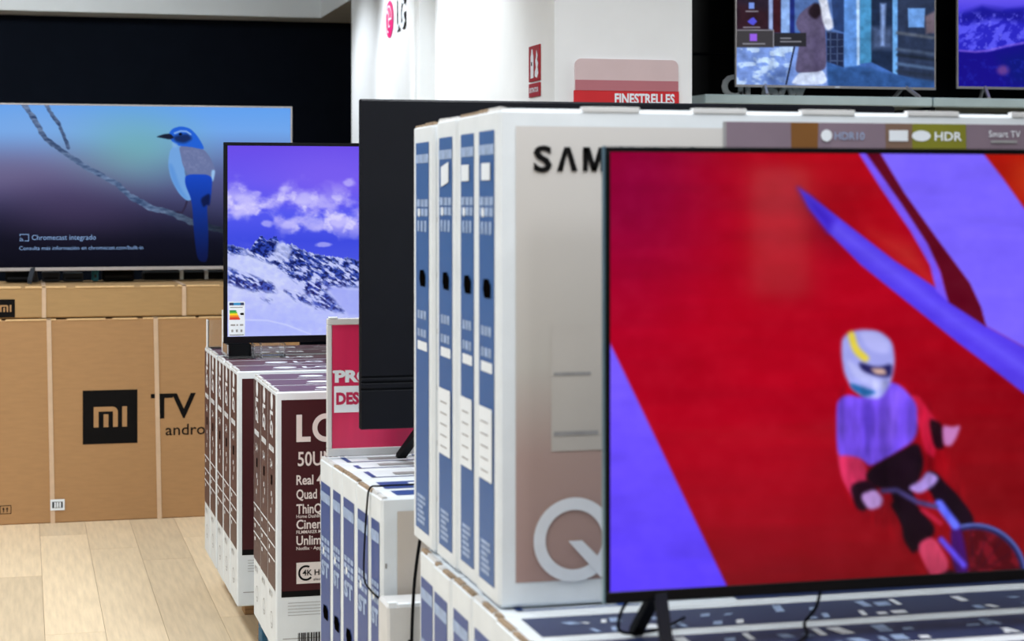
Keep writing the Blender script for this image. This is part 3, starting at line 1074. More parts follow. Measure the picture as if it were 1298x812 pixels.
# --- red picture with a cyclist
def paint_red(x, y):
    A = Art(x, y)
    A.vgrad([(180, (168, 4, 26)), (260, (166, 0, 26)), (420, (176, 0, 26)), (600, (160, 2, 26)), (700, (138, 0, 22)), (760, (112, 0, 16))])
    A.ell(800, 260, 90, 150, (128, 0, 62), 0.95, 0.8)
    A.ell(900, 470, 180, 160, (182, 2, 30), 0.95, 0.6)
    A.ell(1298, 640, 190, 210, (120, 8, 14), 0.9, 0.7)
    A.ell(1060, 265, 32, 42, (100, 4, 24), 0.9, 0.7)
    A.frame(760, 170, 2.413)
    A.poly([(540, 48), (795, 48), (1030, 475), (900, 385), (740, 262), (612, 160)], (172, 6, 22), 10, 0.8)
    A.poly([(830, 300), (960, 340), (1020, 440), (1028, 470), (920, 390)], (190, 46, 40), 25, 0.8)
    A.poly([(1165, 48), (3000, 48), (3000, 1100), (1700, 750), (1298, 225)], (168, 22, 10), 3)
    A.ell(1320, 130, 60, 60, (190, 60, 20), 0.9, 0.6)
    A.frame(760, 170, 2.413)
    blade = [(612, 168), (640, 185), (740, 262), (900, 385), (1030, 470), (1180, 585), (1298, 650), (1700, 880), (1700, 990), (1298, 792), (1180, 700), (1100, 640), (950, 520), (800, 400), (700, 300), (640, 225)]
    A.poly(blade, (84, 60, 232), 3)
    A.stroke([(720, 285), (900, 425), (1100, 580), (1300, 715)], 26, (108, 92, 250), 14, 0.7)
    A.poly([(608, 165), (650, 195), (720, 262), (700, 300), (640, 225)], (58, 30, 190), 12, 0.9)
    A.poly([(850, 48), (1165, 48), (1230, 130), (1298, 225), (1700, 760), (1700, 880), (1298, 650), (1180, 585), (1165, 530), (1130, 455), (1030, 320), (930, 180)], (120, 98, 254), 3)
    A.poly([(800, 48), (852, 48), (932, 180), (1032, 320), (1132, 455), (1167, 530), (1182, 588), (1065, 512), (1040, 410), (990, 330), (905, 200)], (92, 6, 28), 3)
    A.poly([(785, 46), (806, 46), (925, 215), (1003, 335), (1042, 420), (1066, 512), (1030, 480), (1010, 400), (950, 295), (860, 165)], (118, 84, 244), 3)
    A.frame(0, 0, 1)
    m = A.polymask([(760, 408), (772, 432), (926, 752), (930, 775), (760, 775)], 3)
    t = np.clip((y - 440) / 300, 0, 1)[..., None]
    A.c += ((1 - t) * np.array((120, 92, 255)) + t * np.array((90, 62, 255)) - A.c) * m[..., None]
    # cyclist
    A.frame(1030, 400, 2.2537)
    A.smooth = 2
    s = 5
    A.stroke([(250, 480), (265, 540), (305, 640)], 62, (22, 6, 20), s)
    A.stroke([(340, 470), (385, 520), (435, 585)], 50, (24, 8, 24), s)
    A.stroke([(290, 250), (325, 300), (350, 340)], 46, (200, 26, 62), s)
    A.stroke([(98, 390), (112, 450), (135, 500)], 56, (200, 48, 92), s)
    A.stroke([(330, 665), (360, 735)], 50, (196, 60, 96), s)
    A.poly([(255, 590), (215, 530), (290, 535), (350, 600), (345, 630), (300, 650), (290, 685), (258, 640)], (22, 6, 20), s)
    A.poly([(350, 480), (395, 490), (462, 572), (428, 608), (380, 560), (340, 520)], (24, 8, 24), s)
    A.poly([(295, 655), (345, 625), (398, 715), (345, 752)], (202, 62, 98), s)
    A.poly([(345, 752), (400, 718), (432, 770), (360, 775)], (30, 6, 24), s)
    # wheel
    k_ = 2.2537
    wx, wy = 1030 + 462 / k_, 400 + 748 / k_
    rr = np.hypot((x - wx) / (146 / k_), (y - wy) / (150 / k_))
    keep = sstep(1030 + 395 / k_, 1030 + 415 / k_, x)
    A.put((rr < 0.95) * 0.7 * keep, (58, 6, 20))
    A.put((rr < 0.95) * keep * sstep(0.5, 0.7, fbm(x * 0.09, y * 0.09, 3, 8)) * 0.6, (140, 20, 40))
    for k in range(9):
        an = k * math.pi / 9 + 0.1
        dd = np.abs((x - wx) * math.sin(an) - (y - wy) * math.cos(an))
        A.put(np.clip(1.2 - dd, 0, 1) * (rr < 0.9) * keep * 0.4, (30, 10, 40))
    A.put(np.clip(1.6 - np.abs(rr - 0.98) / 0.055, 0, 1) * keep, (34, 34, 84))
    A.put(np.clip(1.3 - np.abs(rr - 1.01) / 0.03, 0, 1) * keep, (84, 96, 170))
    A.poly([(395, 590), (425, 600), (450, 740), (420, 760), (395, 690)], (58, 14, 92), s)
    A.stroke([(362, 538), (408, 598)], 24, (92, 104, 252), s)
    A.stroke([(368, 640), (432, 712)], 16, (92, 72, 226), s)
    A.stroke([(315, 555), (365, 592)], 12, (170, 30, 60), s)
    A.stroke([(105, 260), (105, 380)], 66, (112, 74, 228), s)
    A.poly([(68, 255), (85, 232), (150, 232), (215, 185), (255, 200), (302, 255), (298, 352), (230, 398), (165, 432), (142, 412), (70, 398)], (114, 76, 230), s)
    A.poly([(140, 250), (170, 240), (175, 330), (160, 400), (146, 400)], (86, 56, 200), 8, 0.6)
    A.poly([(220, 215), (250, 215), (240, 330), (215, 390)], (138, 96, 244), 10, 0.6)
    A.poly([(70, 395), (145, 405), (160, 465), (112, 512), (86, 470)], (206, 46, 92), s)
    A.poly([(296, 262), (330, 268), (352, 320), (350, 410), (318, 385)], (206, 24, 62), s)
    A.poly([(330, 290), (372, 308), (378, 382), (346, 378)], (34, 6, 20), s)
    A.poly([(370, 312), (400, 318), (424, 312), (410, 350), (395, 372), (374, 370)], (196, 124, 190), s)
    A.poly([(165, 432), (230, 396), (302, 356), (320, 420), (300, 485), (260, 500), (175, 492), (150, 460)], (24, 8, 22), s)
    A.poly([(104, 482), (160, 466), (192, 498), (150, 562), (122, 548)], (32, 8, 26), s)
    A.poly([(134, 512), (178, 494), (202, 520), (196, 545), (160, 556)], (192, 150, 222), s)
    A.stroke([(200, 500), (240, 498), (300, 532), (352, 545)], 14, (66, 58, 112), s)
    A.poly([(270, 492), (310, 470), (330, 442), (362, 462), (345, 485), (305, 510)], (166, 138, 216), s)
    # helmet
    A.poly([(84, 60), (130, 38), (190, 42), (228, 72), (236, 130), (225, 190), (195, 238), (150, 234), (112, 208), (90, 165), (82, 110)], (160, 164, 236), s)
    A.poly([(98, 50), (118, 42), (130, 90), (165, 120), (150, 135), (115, 105)], (226, 206, 70), s)
    A.poly([(130, 130), (185, 148), (228, 135), (225, 175), (190, 175), (140, 160)], (38, 34, 92), s)
    A.poly([(165, 150), (205, 150), (212, 168), (180, 168)], (206, 170, 160), s)
    A.poly([(105, 190), (150, 205), (185, 218), (150, 234), (112, 210)], (36, 96, 160), s)
    A.poly([(130, 45), (190, 48), (222, 80), (215, 110), (160, 100)], (186, 188, 250), 6, 0.8)
    A.poly([(95, 120), (150, 165), (215, 190), (200, 215), (120, 180)], (196, 200, 250), 6, 0.6)
    fold = fbm(x * 0.09, y * 0.022, 3, 6)
    body = A.polymask([(60, 180), (260, 180), (350, 260), (460, 570), (430, 770), (330, 770), (240, 640), (90, 540)], 8)
    A.c *= (1 + (fold - 0.5) * 0.55 * body)[..., None]
    A.c += ((fbm(x * 0.05, y * 0.05, 3, 4) - 0.5) * 10)[..., None]
    A.c *= (1 + (fbm(x * 0.008, y * 0.05, 3, 14) - 0.5) * 0.14)[..., None]
    return A.c


tvr, X0, X1, Z0, Z1 = television('television', 'large television showing a cyclist on a red and violet picture', 0.981, 2.401, 0.7635, 1.562, 3.103, 0.677,
                                 (0.010, 0.010, 0.010, 0.020), 0.07, M_bezel, [1053.343, 773.297, 27.516, 557.552, 192.508, 0.10919], paint_red, 420, 240)
Geo().box(X0 - 0.0025, X0, -0.004, 0.008, Z0, Z1, M_steelblue).build('metal_edge', tvr)
vfoot(tvr, X0 + 0.108, Z0, -0.13, 0.12, 0.022, -0.035, None, -0.01)
vfoot(tvr, X1 - 0.108, Z0, -0.13, 0.12, 0.022, 0.035, None, 0.01)


# --- bird picture
def paint_bird(x, y):
    A = Art(x, y)
    A.vgrad([(130, (96, 160, 240)), (165, (112, 166, 236)), (200, (112, 142, 200)), (240, (84, 88, 136)), (275, (44, 46, 78)), (305, (14, 16, 32)), (345, (4, 5, 12))])
    A.ell(165, 190, 70, 42, (112, 176, 176), 0.95, 0.75)
    A.ell(40, 165, 80, 34, (126, 170, 226), 0.95, 0.6)
    A.ell(15, 220, 120, 30, (108, 94, 128), 0.95, 0.7)
    A.ell(60, 300, 200, 40, (18, 16, 30), 0.95, 0.6)
    A.ell(95, 262, 90, 30, (74, 60, 96), 0.95, 0.6)
    A.ell(310, 240, 90, 40, (70, 70, 112), 0.95, 0.5)
    n = fbm(x * 0.12, y * 0.35, 4, 2)
    br = np.stack([30 + 105 * n, 48 + 110 * n, 84 + 110 * n], -1)

    def branch(P, w):
        d = np.full(x.shape, 1e9)
        for a, b in zip(P, P[1:]):
            d = np.minimum(d, A.segdist(a, b))
        wob = (fbm(x * 0.2, y * 0.2, 3, 9) - 0.5) * 3
        mk = np.clip(0.5 - (d - w / 2 - wob), 0, 1)[..., None]
        fade = np.clip((340 - x) / 150, 0.25, 1)[..., None]
        A.c += (br * fade - A.c) * mk
    branch([(55, 126), (66, 145), (76, 160), (87, 187)], 5)
    branch([(26, 126), (44, 152), (58, 176), (85, 196), (110, 212), (150, 234), (164, 248), (170, 253)], 6.5)
    branch([(168, 250), (190, 263), (215, 269), (240, 280), (262, 287), (300, 296), (360, 300)], 7.5)
    A.frame(180, 130, 3.867)
    A.smooth = 2
    A.stroke([(222, 478), (212, 510), (196, 540)], 9, (46, 40, 66))
    A.stroke([(196, 540), (172, 535)], 9, (46, 40, 66))
    fn = fbm(x * 0.35, y * 0.35, 4, 5)
    A.poly([(150, 215), (195, 208), (215, 240), (205, 330), (225, 400), (248, 475), (220, 482), (180, 445), (140, 370), (127, 300), (135, 240)], (112, 162, 222))
    A.poly([(128, 300), (150, 300), (190, 420), (230, 478), (200, 465), (150, 395)], (84, 140, 214), 4, 0.6)
    A.poly([(180, 212), (240, 212), (305, 228), (342, 280), (362, 340), (345, 385), (300, 370), (230, 360), (200, 310), (190, 260)], (104, 116, 160))
    A.put(A.polymask([(190, 220), (300, 235), (345, 330), (230, 350), (200, 300)], 4) * np.clip((fn - 0.40) * 1.6, 0, 1) * 0.7, (132, 142, 184))
    A.poly([(340, 330), (360, 330), (350, 385), (340, 385)], (150, 190, 236), 2)
    m = A.polymask([(212, 350), (345, 352), (342, 430), (332, 508), (318, 495), (326, 650), (322, 785), (272, 775), (255, 650), (245, 480), (210, 400)], 1.2)
    t = np.clip((y - 220) / 110, 0, 1)[..., None]
    A.c += ((1 - t) * np.array((24, 72, 196)) + t * np.array((10, 20, 66)) - A.c) * m[..., None]
    A.poly([(285, 470), (335, 440), (332, 505), (318, 500), (300, 515)], (12, 18, 52), 3, 0.8)
    A.poly([(130, 152), (150, 126), (190, 115), (235, 125), (270, 160), (300, 210), (305, 231), (240, 217), (180, 212), (160, 202), (140, 182)], (34, 96, 212))
    A.poly([(150, 165), (225, 150), (248, 178), (210, 200), (165, 192)], (22, 44, 96), 4)
    A.stroke([(160, 150), (190, 139), (218, 141), (238, 155)], 8, (150, 190, 236), 1, 0.8)
    A.poly([(66, 168), (110, 153), (140, 152), (158, 170), (140, 182), (100, 174)], (24, 30, 52))
    A.ell(188, 154, 9, 7, (6, 8, 16))
    A.poly([(148, 190), (178, 205), (165, 222), (148, 216)], (130, 176, 230), 3, 0.8)
    return A.c


tvb, X0, X1, Z0, Z1 = television('television', 'silver-framed television showing a blue bird on a branch', -0.154, 1.266, 1.131, 1.920, 9.05, 1.075,
                                 (0.008, 0.008, 0.008, 0.016), 0.06, M_silver, [394.202, -10.865, 10.298, 207.116, 132.333, 0.04086], paint_bird, 460, 250)
vfoot(tvb, X0 + 0.20, Z0, -0.09, 0.11, 0.02, -0.02, M_slate)
vfoot(tvb, X1 - 0.20, Z0, -0.09, 0.11, 0.02, 0.02, M_slate)
M_txt = mat_glow('screen_caption', (118, 152, 200))
d = Deck((X0 + 0.008, 0, Z0 + 0.016), (1, 0, 0), (0, 0, 1), 0.0003, 0.0006)
d.text('Chromecast integrado', 0.183, 0.130, 0.0235, M_txt, 1, 0.0, width=0.295)
d.text('Consulta m\u00e1s informaci\u00f3n en chromecast.com/built-in', 0.126, 0.083, 0.017, M_txt, 1, 0.0, width=0.572)
for q in ((0.128, 0.170, 0.155, 0.158), (0.128, 0.131, 0.148, 0.158), (0.167, 0.170, 0.124, 0.158), (0.150, 0.170, 0.124, 0.127)):
    d.rect(*q, M_txt, 1)
d.ring(0.128, 0.124, 0.006, 0.009, M_txt, 1, 0, 90).ring(0.128, 0.124, 0.013, 0.016, M_txt, 1, 0, 90).ring(0.128, 0.124, 0, 0.004, M_txt, 1, 0, 90)
d.build('screen_caption', tvb)


# --- mountain picture
def paint_mountain(x, y):
    A = Art(x, y)
    A.vgrad([(182, (106, 76, 232)), (230, (104, 88, 240)), (270, (84, 88, 240)), (305, (62, 74, 224)), (440, (120, 130, 240))])
    A.ell(420, 225, 70, 30, (128, 96, 240), 0.9, 0.6)
    cl = fbm(x * 0.030 + 3, y * 0.045, 6, 11)
    env = np.exp(-((y - (262 + (x - 300) * 0.08)) / 26.0) ** 2)
    m = sstep(0.44, 0.66, cl + 0.16 * env - 0.10) * np.clip(env * 1.3, 0, 1)
    A.put(m * 0.85, (186, 178, 252))
    cl2 = fbm(x * 0.07, y * 0.08, 5, 31)
    A.put(m * sstep(0.5, 0.7, cl2) * 0.8, (226, 220, 255))
    A.frame(280, 170, 2.9)
    for cx, cy, rx, ry in ((90, 270, 60, 60), (130, 220, 26, 24), (230, 200, 34, 20), (320, 240, 70, 30), (340, 330, 70, 36), (260, 330, 40, 24), (440, 320, 66, 24), (470, 180, 30, 18), (380, 405, 36, 10), (160, 330, 30, 16)):
        (ux, uy), = A.pts([(cx, cy)])
        r = np.hypot((x - ux) / (rx / 2.9), (y - uy) / (ry / 2.9))
        A.put((1 - sstep(0.35, 1.0, r + (cl2 - 0.5) * 1.2)) * 0.6, (206, 200, 255))
    # ridge and slopes
    rx_ = [(-60, 470), (0, 395), (22, 402), (60, 415), (105, 425), (128, 390), (150, 373), (172, 388), (205, 374), (216, 400), (262, 405), (320, 435), (400, 450), (515, 462), (800, 440), (1300, 480)]
    P = A.pts(rx_)
    ridge = np.interp(x, [p[0] for p in P], [p[1] for p in P]) + (fbm(x * 0.4, x * 0 + 1, 4, 3) - 0.5) * 5
    land = np.clip((y - ridge) / 1.0 + 0.5, 0, 1)
    n1 = fbm(x * 0.16 + y * 0.06, y * 0.20 - x * 0.05, 5, 21)
    n2 = fbm(x * 0.35, y * 0.45, 4, 41)
    snow = np.stack([176 + 36 * n1, 184 + 36 * n1, 250 + 0 * n1], -1)
    A.c += (snow - A.c) * land[..., None]
    st_ = fbm((x + 0.6 * y) * 0.10, (y - 0.62 * x) * 0.34, 5, 51)
    rock = np.clip((n1 * 0.35 + st_ * 0.75 - 0.43) * 6, 0, 1)
    reg = np.zeros(x.shape)
    for pts_, st in (([(105, 425), (150, 370), (216, 372), (205, 430), (180, 455), (120, 440)], 1.6),
                     ([(120, 440), (250, 405), (330, 440), (520, 460), (520, 560), (420, 560), (380, 575), (460, 655), (350, 640), (300, 560), (200, 480), (100, 440), (20, 440), (20, 400)], 0.95),
                     ([(20, 490), (110, 520), (190, 550), (205, 580), (110, 575), (20, 545)], 0.9),
                     ([(235, 575), (330, 600), (355, 632), (280, 612)], 0.9),
                     ([(150, 600), (185, 610), (180, 620)], 0.7),
                     ([(500, 460), (1300, 480), (1300, 560), (520, 560)], 0.9)):
        reg = np.maximum(reg, A.polymask(pts_, 6) * st)
    sel = np.clip(rock * reg + np.clip(reg - 1.0, 0, 1) * 0.8, 0, 1) * land
    A.put(sel * 0.92, (28, 52, 160))
    A.put(sel * sstep(0.40, 0.62, n2) * 0.8, (8, 14, 66))
    A.poly([(190, 455), (205, 400), (225, 392), (262, 420), (250, 460), (215, 465)], (196, 204, 250), 4, 0.75)
    A.poly([(385, 560), (520, 570), (900, 575), (900, 700), (470, 665), (420, 610)], (150, 160, 244), 6, 0.7)
    A.ell(180, 700, 260, 70, (160, 172, 252), 0.9, 0.6)
    A.stroke([(90, 682), (170, 684), (240, 700), (330, 735)], 4, (214, 222, 255), 2, 0.7)
    return A.c


tvm, X0, X1, Z0, Z1 = television('television', 'black-framed television with snowy mountain picture on clear stands', 0.685, 1.920, 0.958, 1.671, 6.64, 0.907,
                                 (0.014, 0.014, 0.012, 0.024), 0.06, M_bezel, [447.579, 288.397, 11.692, 242.076, 184.419, 0.0464], paint_mountain, 460, 260)
d = Deck((X0, -0.003, Z0), (1, 0, 0), (0, 0, 1), 0.0004, 0.0008)
lx, lz = 0.017, 0.026
d.rect(lx, lx + 0.058, lz, lz + 0.122, M_label)
d.rect(lx + 0.003, lx + 0.018, lz + 0.109, lz + 0.118, M_deepnavy, 1)
d.rect(lx + 0.018, lx + 0.042, lz + 0.109, lz + 0.118, mat('label_cyan', (40, 140, 200), 0.5), 1)
d.rect(lx + 0.042, lx + 0.055, lz + 0.109, lz + 0.118, M_deepnavy, 1)
d.rect(lx + 0.006, lx + 0.05, lz + 0.100, lz + 0.103, M_greyprint, 1)
for k, c in enumerate(((0, 140, 70), (90, 180, 50), (250, 220, 20), (245, 160, 20), (225, 90, 20), (210, 40, 30))):
    d.poly([(lx + 0.004, lz + 0.086 - k * 0.0056), (lx + 0.026 + k * 0.0026, lz + 0.086 - k * 0.0056), (lx + 0.029 + k * 0.0026, lz + 0.0888 - k * 0.0056), (lx + 0.026 + k * 0.0026, lz + 0.0916 - k * 0.0056), (lx + 0.004, lz + 0.0916 - k * 0.0056)], mat('label_band_%d' % k, c, 0.5), 1)
d.poly([(lx + 0.040, lz + 0.078), (lx + 0.044, lz + 0.074), (lx + 0.054, lz + 0.074), (lx + 0.054, lz + 0.082), (lx + 0.044, lz + 0.082)], M_ink, 1)
for q in ((0.008, 0.024), (0.028, 0.034), (0.040, 0.052)):
    d.rect(lx + q[0], lx + q[1], lz + 0.036, lz + 0.042, M_greyprint, 1)
for q in (0.010, 0.026, 0.042):
    d.rect(lx + q, lx + q + 0.007, lz + 0.014, lz + 0.023, M_greyprint, 1)
d.rect(lx + 0.004, lx + 0.054, lz + 0.003, lz + 0.005, M_ink, 1)
d.build('energy_label', tvm)


def acrylic_foot(x, wdt, y0, y1):
    g = Geo()
    t = 0.006
    g.box(x, x + t, y0, y1, 0.0, Z0 - 0.001, M_acryl, 0.0008)
    g.box(x + wdt - t, x + wdt, y0, y1, 0.0, Z0 - 0.001, M_acryl, 0.0008)
    g.box(x + t, x + wdt - t, y0, y1, 0.0, t, M_acryl, 0.0008)
    if wdt < 0.095:
        g.box(x + t, x + wdt - t, y0 + 0.05, y0 + 0.056, t, Z0 - 0.001, M_acryl, 0.0008)
    return g.build('acrylic_foot', tvm)


acrylic_foot(X0 + 0.006, 0.10, -0.06, 0.09)
acrylic_foot(X0 + 0.125, 0.09, -0.04, 0.10)
acrylic_foot(X1 - 0.16, 0.10, -0.06, 0.09)
Geo().box(X0 + 0.014, X0 + 0.098, 0.0, 0.05, 0.0, Z0 - 0.002, M_plastic, 0.004).build('plastic_foot', tvm)
Geo().box(X1 - 0.10, X1 - 0.04, 0.0, 0.05, 0.0, Z0 - 0.002, M_plastic, 0.004).build('plastic_foot', tvm)
# clear holders standing behind the panel edge
for x, y, wd, h in ((0.640, 7.06, 0.05, 0.105), (0.672, 6.80, 0.04, 0.155)):
    g = Geo()
    g.box(0, wd, 0, 0.004, 0.0, h, M_acryl, 0.0008)
    g.box(0, 0.004, 0.004, 0.07, 0.0, h, M_label, 0.0008)
    g.box(0.004, wd, 0.004, 0.07, 0.0, 0.004, M_acryl, 0.0008)
    o = g.build('acrylic_holder', None, (x + 0.03, y, 0.909))
    tag(o, 'small clear holder with a white edge behind the mountain-picture television' if h > 0.12 else 'short clear holder on the rearmost maroon carton', 'holder')
# thin dark stand base lying on the cartons
g = Geo()
g.prism([(0, 0, 0), (0.30, -0.02, 0), (0.34, 0.10, 0), (0.10, 0.07, 0)], (0, 0, 0.012), M_plastic)
o = g.build('flat_stand_base', None, (1.0, 6.33, 0.9085))
tag(o, 'thin dark stand base lying flat on the maroon cartons', 'stand base')

# --- television turned away: plain dark back with seams
root = empty('television', (1.65, 4.91, 0.7515))
Z0, Z1 = 0.853 - 0.7515, 1.7374 - 0.7515
hw = 0.78
g = Geo()
g.box(-hw, hw, 0.008, 0.03, Z0, Z1, M_backplastic, 0.003)
g.build('panel', root)
g = Geo()
zs = [Z0 + 0.002, Z0 + 0.105, Z0 + 0.110, Z0 + 0.124, Z0 + 0.129, Z0 + 0.138, Z0 + 0.143, Z1 - 0.004]
for a, b in zip(zs[::2], zs[1::2]):
    g.box(-hw + 0.002, hw - 0.002, 0.0, 0.008, a, b, M_backplastic, 0.0015)
g.build('back_cover', root)
Geo().box(-hw + 0.008, hw - 0.008, 0.0295, 0.0315, Z0 + 0.012, Z1 - 0.008, M_bezel).build('screen', root)
vfoot(root, -hw + 0.185, Z0, -0.12, 0.165, 0.026, 0.07)
vfoot(root, hw - 0.185, Z0, -0.12, 0.165, 0.026, -0.07)
tag(root, 'television turned away with plain charcoal back panel and seam lines', 'television')


# --- shelf televisions
def paint_street(x, y):
    A = Art(x, y)
    A.vgrad([(-60, (60, 90, 160)), (60, (70, 110, 190)), (112, (60, 100, 170))])
    A.frame(900, 0, 4.327)
    n = fbm(x * 0.10, y * 0.16, 4, 7)
    A.poly([(130, 255), (480, 240), (640, 340), (650, 480), (130, 480)], (120, 150, 220), 2)
    A.put(A.polymask([(130, 255), (460, 255), (420, 480), (130, 480)], 2) * sstep(0.42, 0.62, n), (186, 212, 250))
    A.poly([(270, 480), (340, 380), (450, 380), (420, 480)], (70, 96, 156), 12, 0.7)
    A.poly([(130, -300), (330, -300), (330, 170), (130, 170)], (40, 30, 46), 2)
    A.poly([(150, 20), (320, 60), (320, 160), (150, 160)], (52, 26, 34), 8, 0.7)
    A.poly([(322, -300), (345, -300), (345, 160), (322, 160)], (150, 170, 220), 2)
    A.poly([(345, -300), (390, -300), (390, 180), (345, 180)], (58, 24, 34), 2)
    A.poly([(390, -300), (440, -300), (440, 180), (390, 180)], (140, 176, 236), 2)
    A.poly([(438, -300), (465, -300), (465, 200), (438, 200)], (30, 44, 120), 2)
    A.poly([(465, -300), (740, -300), (740, 180), (465, 170)], (80, 110, 170), 2)
    A.poly([(640, -300), (740, -300), (740, 180), (680, 160)], (40, 62, 110), 2)
    bx = np.abs(((x - 1040) * 0.35) % 3 - 1.5) < 0.25
    A.poly([(640, 170), (735, 185), (735, 370), (640, 340)], (34, 44, 76), 2)
    A.put(A.polymask([(640, 170), (735, 185), (735, 370), (640, 340)], 2) * (bx | (np.abs((y * 0.22) % 2 - 1) < 0.18)) * 0.5, (90, 110, 150))
    A.poly([(735, -300), (815, -300), (815, 360), (735, 375)], (92, 142, 216), 2)
    A.poly([(800, -300), (822, -300), (822, 355), (806, 360)], (180, 212, 250), 2)
    A.poly([(822, -300), (890, -300), (890, 340), (822, 350)], (70, 140, 190), 2)
    A.poly([(885, -300), (1005, -300), (1005, 400), (885, 340)], (30, 44, 72), 2)
    A.poly([(890, 150), (1000, 150), (1000, 270), (890, 270)], (78, 96, 136), 8, 0.8)
    A.poly([(935, 20), (965, 20), (955, 250), (938, 250)], (140, 170, 230), 4, 0.9)
    A.poly([(1000, -300), (1030, -300), (1028, 410), (1002, 400)], (110, 172, 236), 2)
    A.poly([(1030, -300), (1250, -300), (1250, 470), (1030, 410)], (44, 56, 84), 2)
    for yy_, c in ((180, (96, 104, 120)), (270, (76, 92, 120)), (300, (30, 38, 52)), (350, (84, 110, 150)), (390, (40, 50, 70))):
        A.stroke([(1030, yy_), (1250, yy_ + 30)], 18, c, 3, 0.8)
    A.poly([(1085, 45), (1180, 45), (1175, 150), (1088, 150)], (110, 160, 230), 2)
    A.poly([(1180, 90), (1235, 60), (1240, 180), (1185, 185)], (130, 110, 120), 4, 0.8)
    A.poly([(640, 345), (735, 375), (815, 360), (1010, 410), (1250, 450), (1250, 500), (650, 500)], (52, 92, 156), 4)
    A.put(A.polymask([(640, 345), (1250, 450), (1250, 500), (650, 500)], 4) * n * 0.4, (30, 50, 90))
    A.smooth = 2
    A.stroke([(462, 260), (418, 460)], 9, (20, 22, 40))
    A.poly([(495, 395), (620, 375), (650, 465), (440, 465), (470, 420)], (206, 220, 250), 2)
    A.poly([(470, 125), (490, 75), (560, 20), (600, 25), (632, 120), (642, 370), (600, 392), (530, 398), (465, 398), (480, 300), (500, 180), (480, 160)], (92, 84, 116), 2)
    A.poly([(540, 50), (570, 15), (605, 22), (615, 70), (580, 110), (540, 80)], (34, 24, 34), 4)
    A.poly([(565, 190), (595, 190), (605, 390), (570, 396)], (76, 68, 100), 8, 0.6)
    A.poly([(560, -100), (630, -100), (650, 40), (682, 150), (640, 172), (615, 110), (606, 30)], (212, 218, 236), 3)
    A.smooth = 0
    A.c *= (0.80 + 0.42 * fbm(x * 0.14, y * 0.14, 4, 23))[..., None]
    A.poly([(140, 165), (348, 165), (348, 260), (140, 260)], (64, 62, 66), 1.5)
    A.poly([(348, 180), (528, 180), (528, 255), (348, 255)], (44, 44, 50), 1.5)
    A.stroke([(140, 165), (348, 165), (348, 258)], 5, (150, 150, 158), 1)
    A.poly([(218, 185), (258, 185), (258, 225), (218, 225)], (150, 96, 230), 1.2)
    A.poly([(213, 14), (243, 14), (243, 48), (213, 48)], (120, 150, 230), 1.2)
    A.poly([(205, 118), (225, 100), (240, 95), (258, 118), (238, 138), (222, 132)], (84, 84, 220), 1.2)
    for a, b, yy_ in ((182, 300, 240), (185, 272, 150), (198, 262, 62), (388, 442, 210), (388, 498, 228)):
        A.stroke([(a, yy_), (b, yy_)], 7, (176, 178, 190), 1.2, 0.7)
    return A.c


def paint_lake(x, y):
    A = Art(x, y)
    A.vgrad([(-45, (120, 100, 250)), (0, (100, 84, 240)), (14, (76, 66, 226)), (60, (64, 58, 220)), (66, (28, 20, 150)), (112, (12, 10, 110))])
    A.frame(1150, 0, 6.014)
    n = fbm(x * 0.09 + y * 0.05, y * 0.11, 5, 13)
    n2 = fbm(x * 0.22, y * 0.2, 4, 17)
    A.poly([(380, 110), (480, 90), (570, 50), (640, 75), (700, 90), (760, 70), (900, 60), (2000, 60), (2000, 350), (380, 390)], (44, 40, 196), 4)
    A.put(A.polymask([(380, 100), (2000, 60), (2000, 340), (600, 390), (380, 385)], 6) * sstep(0.48, 0.62, n), (88, 86, 244))
    A.put(A.polymask([(400, 110), (570, 50), (760, 75), (900, 60), (900, 170), (640, 140), (560, 160), (420, 180)], 10) * 0.8, (24, 22, 140))
    A.put(A.polymask([(380, 100), (2000, 60), (2000, 340), (600, 390), (380, 385)], 6) * sstep(0.6, 0.75, n2) * 0.5, (120, 120, 255))
    A.poly([(380, 395), (600, 400), (900, 330), (2000, 300), (2000, 800), (380, 800)], (24, 16, 138), 3)
    A.stroke([(400, 385), (520, 395), (620, 385), (760, 350), (900, 325), (1300, 300)], 14, (140, 104, 226), 2.5, 0.7)
    A.poly([(700, 430), (900, 380), (2000, 330), (2000, 800), (800, 640)], (14, 26, 120), 20, 0.8)
    A.ell(730, 535, 44, 36, (120, 72, 150), 0.6, 0.8)
    A.put(sstep(0.5, 0.75, n2) * (y > 75) * 0.35, (40, 50, 190))
    return A.c


for nm_, lab, x0, z0, hom, pa in (('street', 'slim silver television on the shelf showing a person in a coat on a street', 3.275, 2.003, [285.867, 933.671, 7.468, 154.739, -47.891, 0.02963], paint_street),
                                  ('lake', 'slim silver television on the shelf showing deep blue mountains', 4.439, 2.012, [276.648, 1214.686, 7.227, 149.749, -40.538, 0.02868], paint_lake)):
    t_, X0, X1, Z0, Z1 = television('television', lab, x0, x0 + 1.049, z0, z0 + 0.60, 8.3, 1.956, (0.007, 0.007, 0.007, 0.012), 0.05, M_silver, hom, pa, 290, 165, 'televisions on the high shelf')
    vfoot(t_, X0 + 0.16, Z0, -0.08, 0.1, 0.012, -0.03, M_silver)
    vfoot(t_, X1 - 0.16, Z0, -0.08, 0.1, 0.012, 0.03, M_silver)
    Geo().box(-0.012, 0.012, -0.0045, -0.003, Z0 + 0.003, Z0 + 0.010, M_label).build('badge', t_)

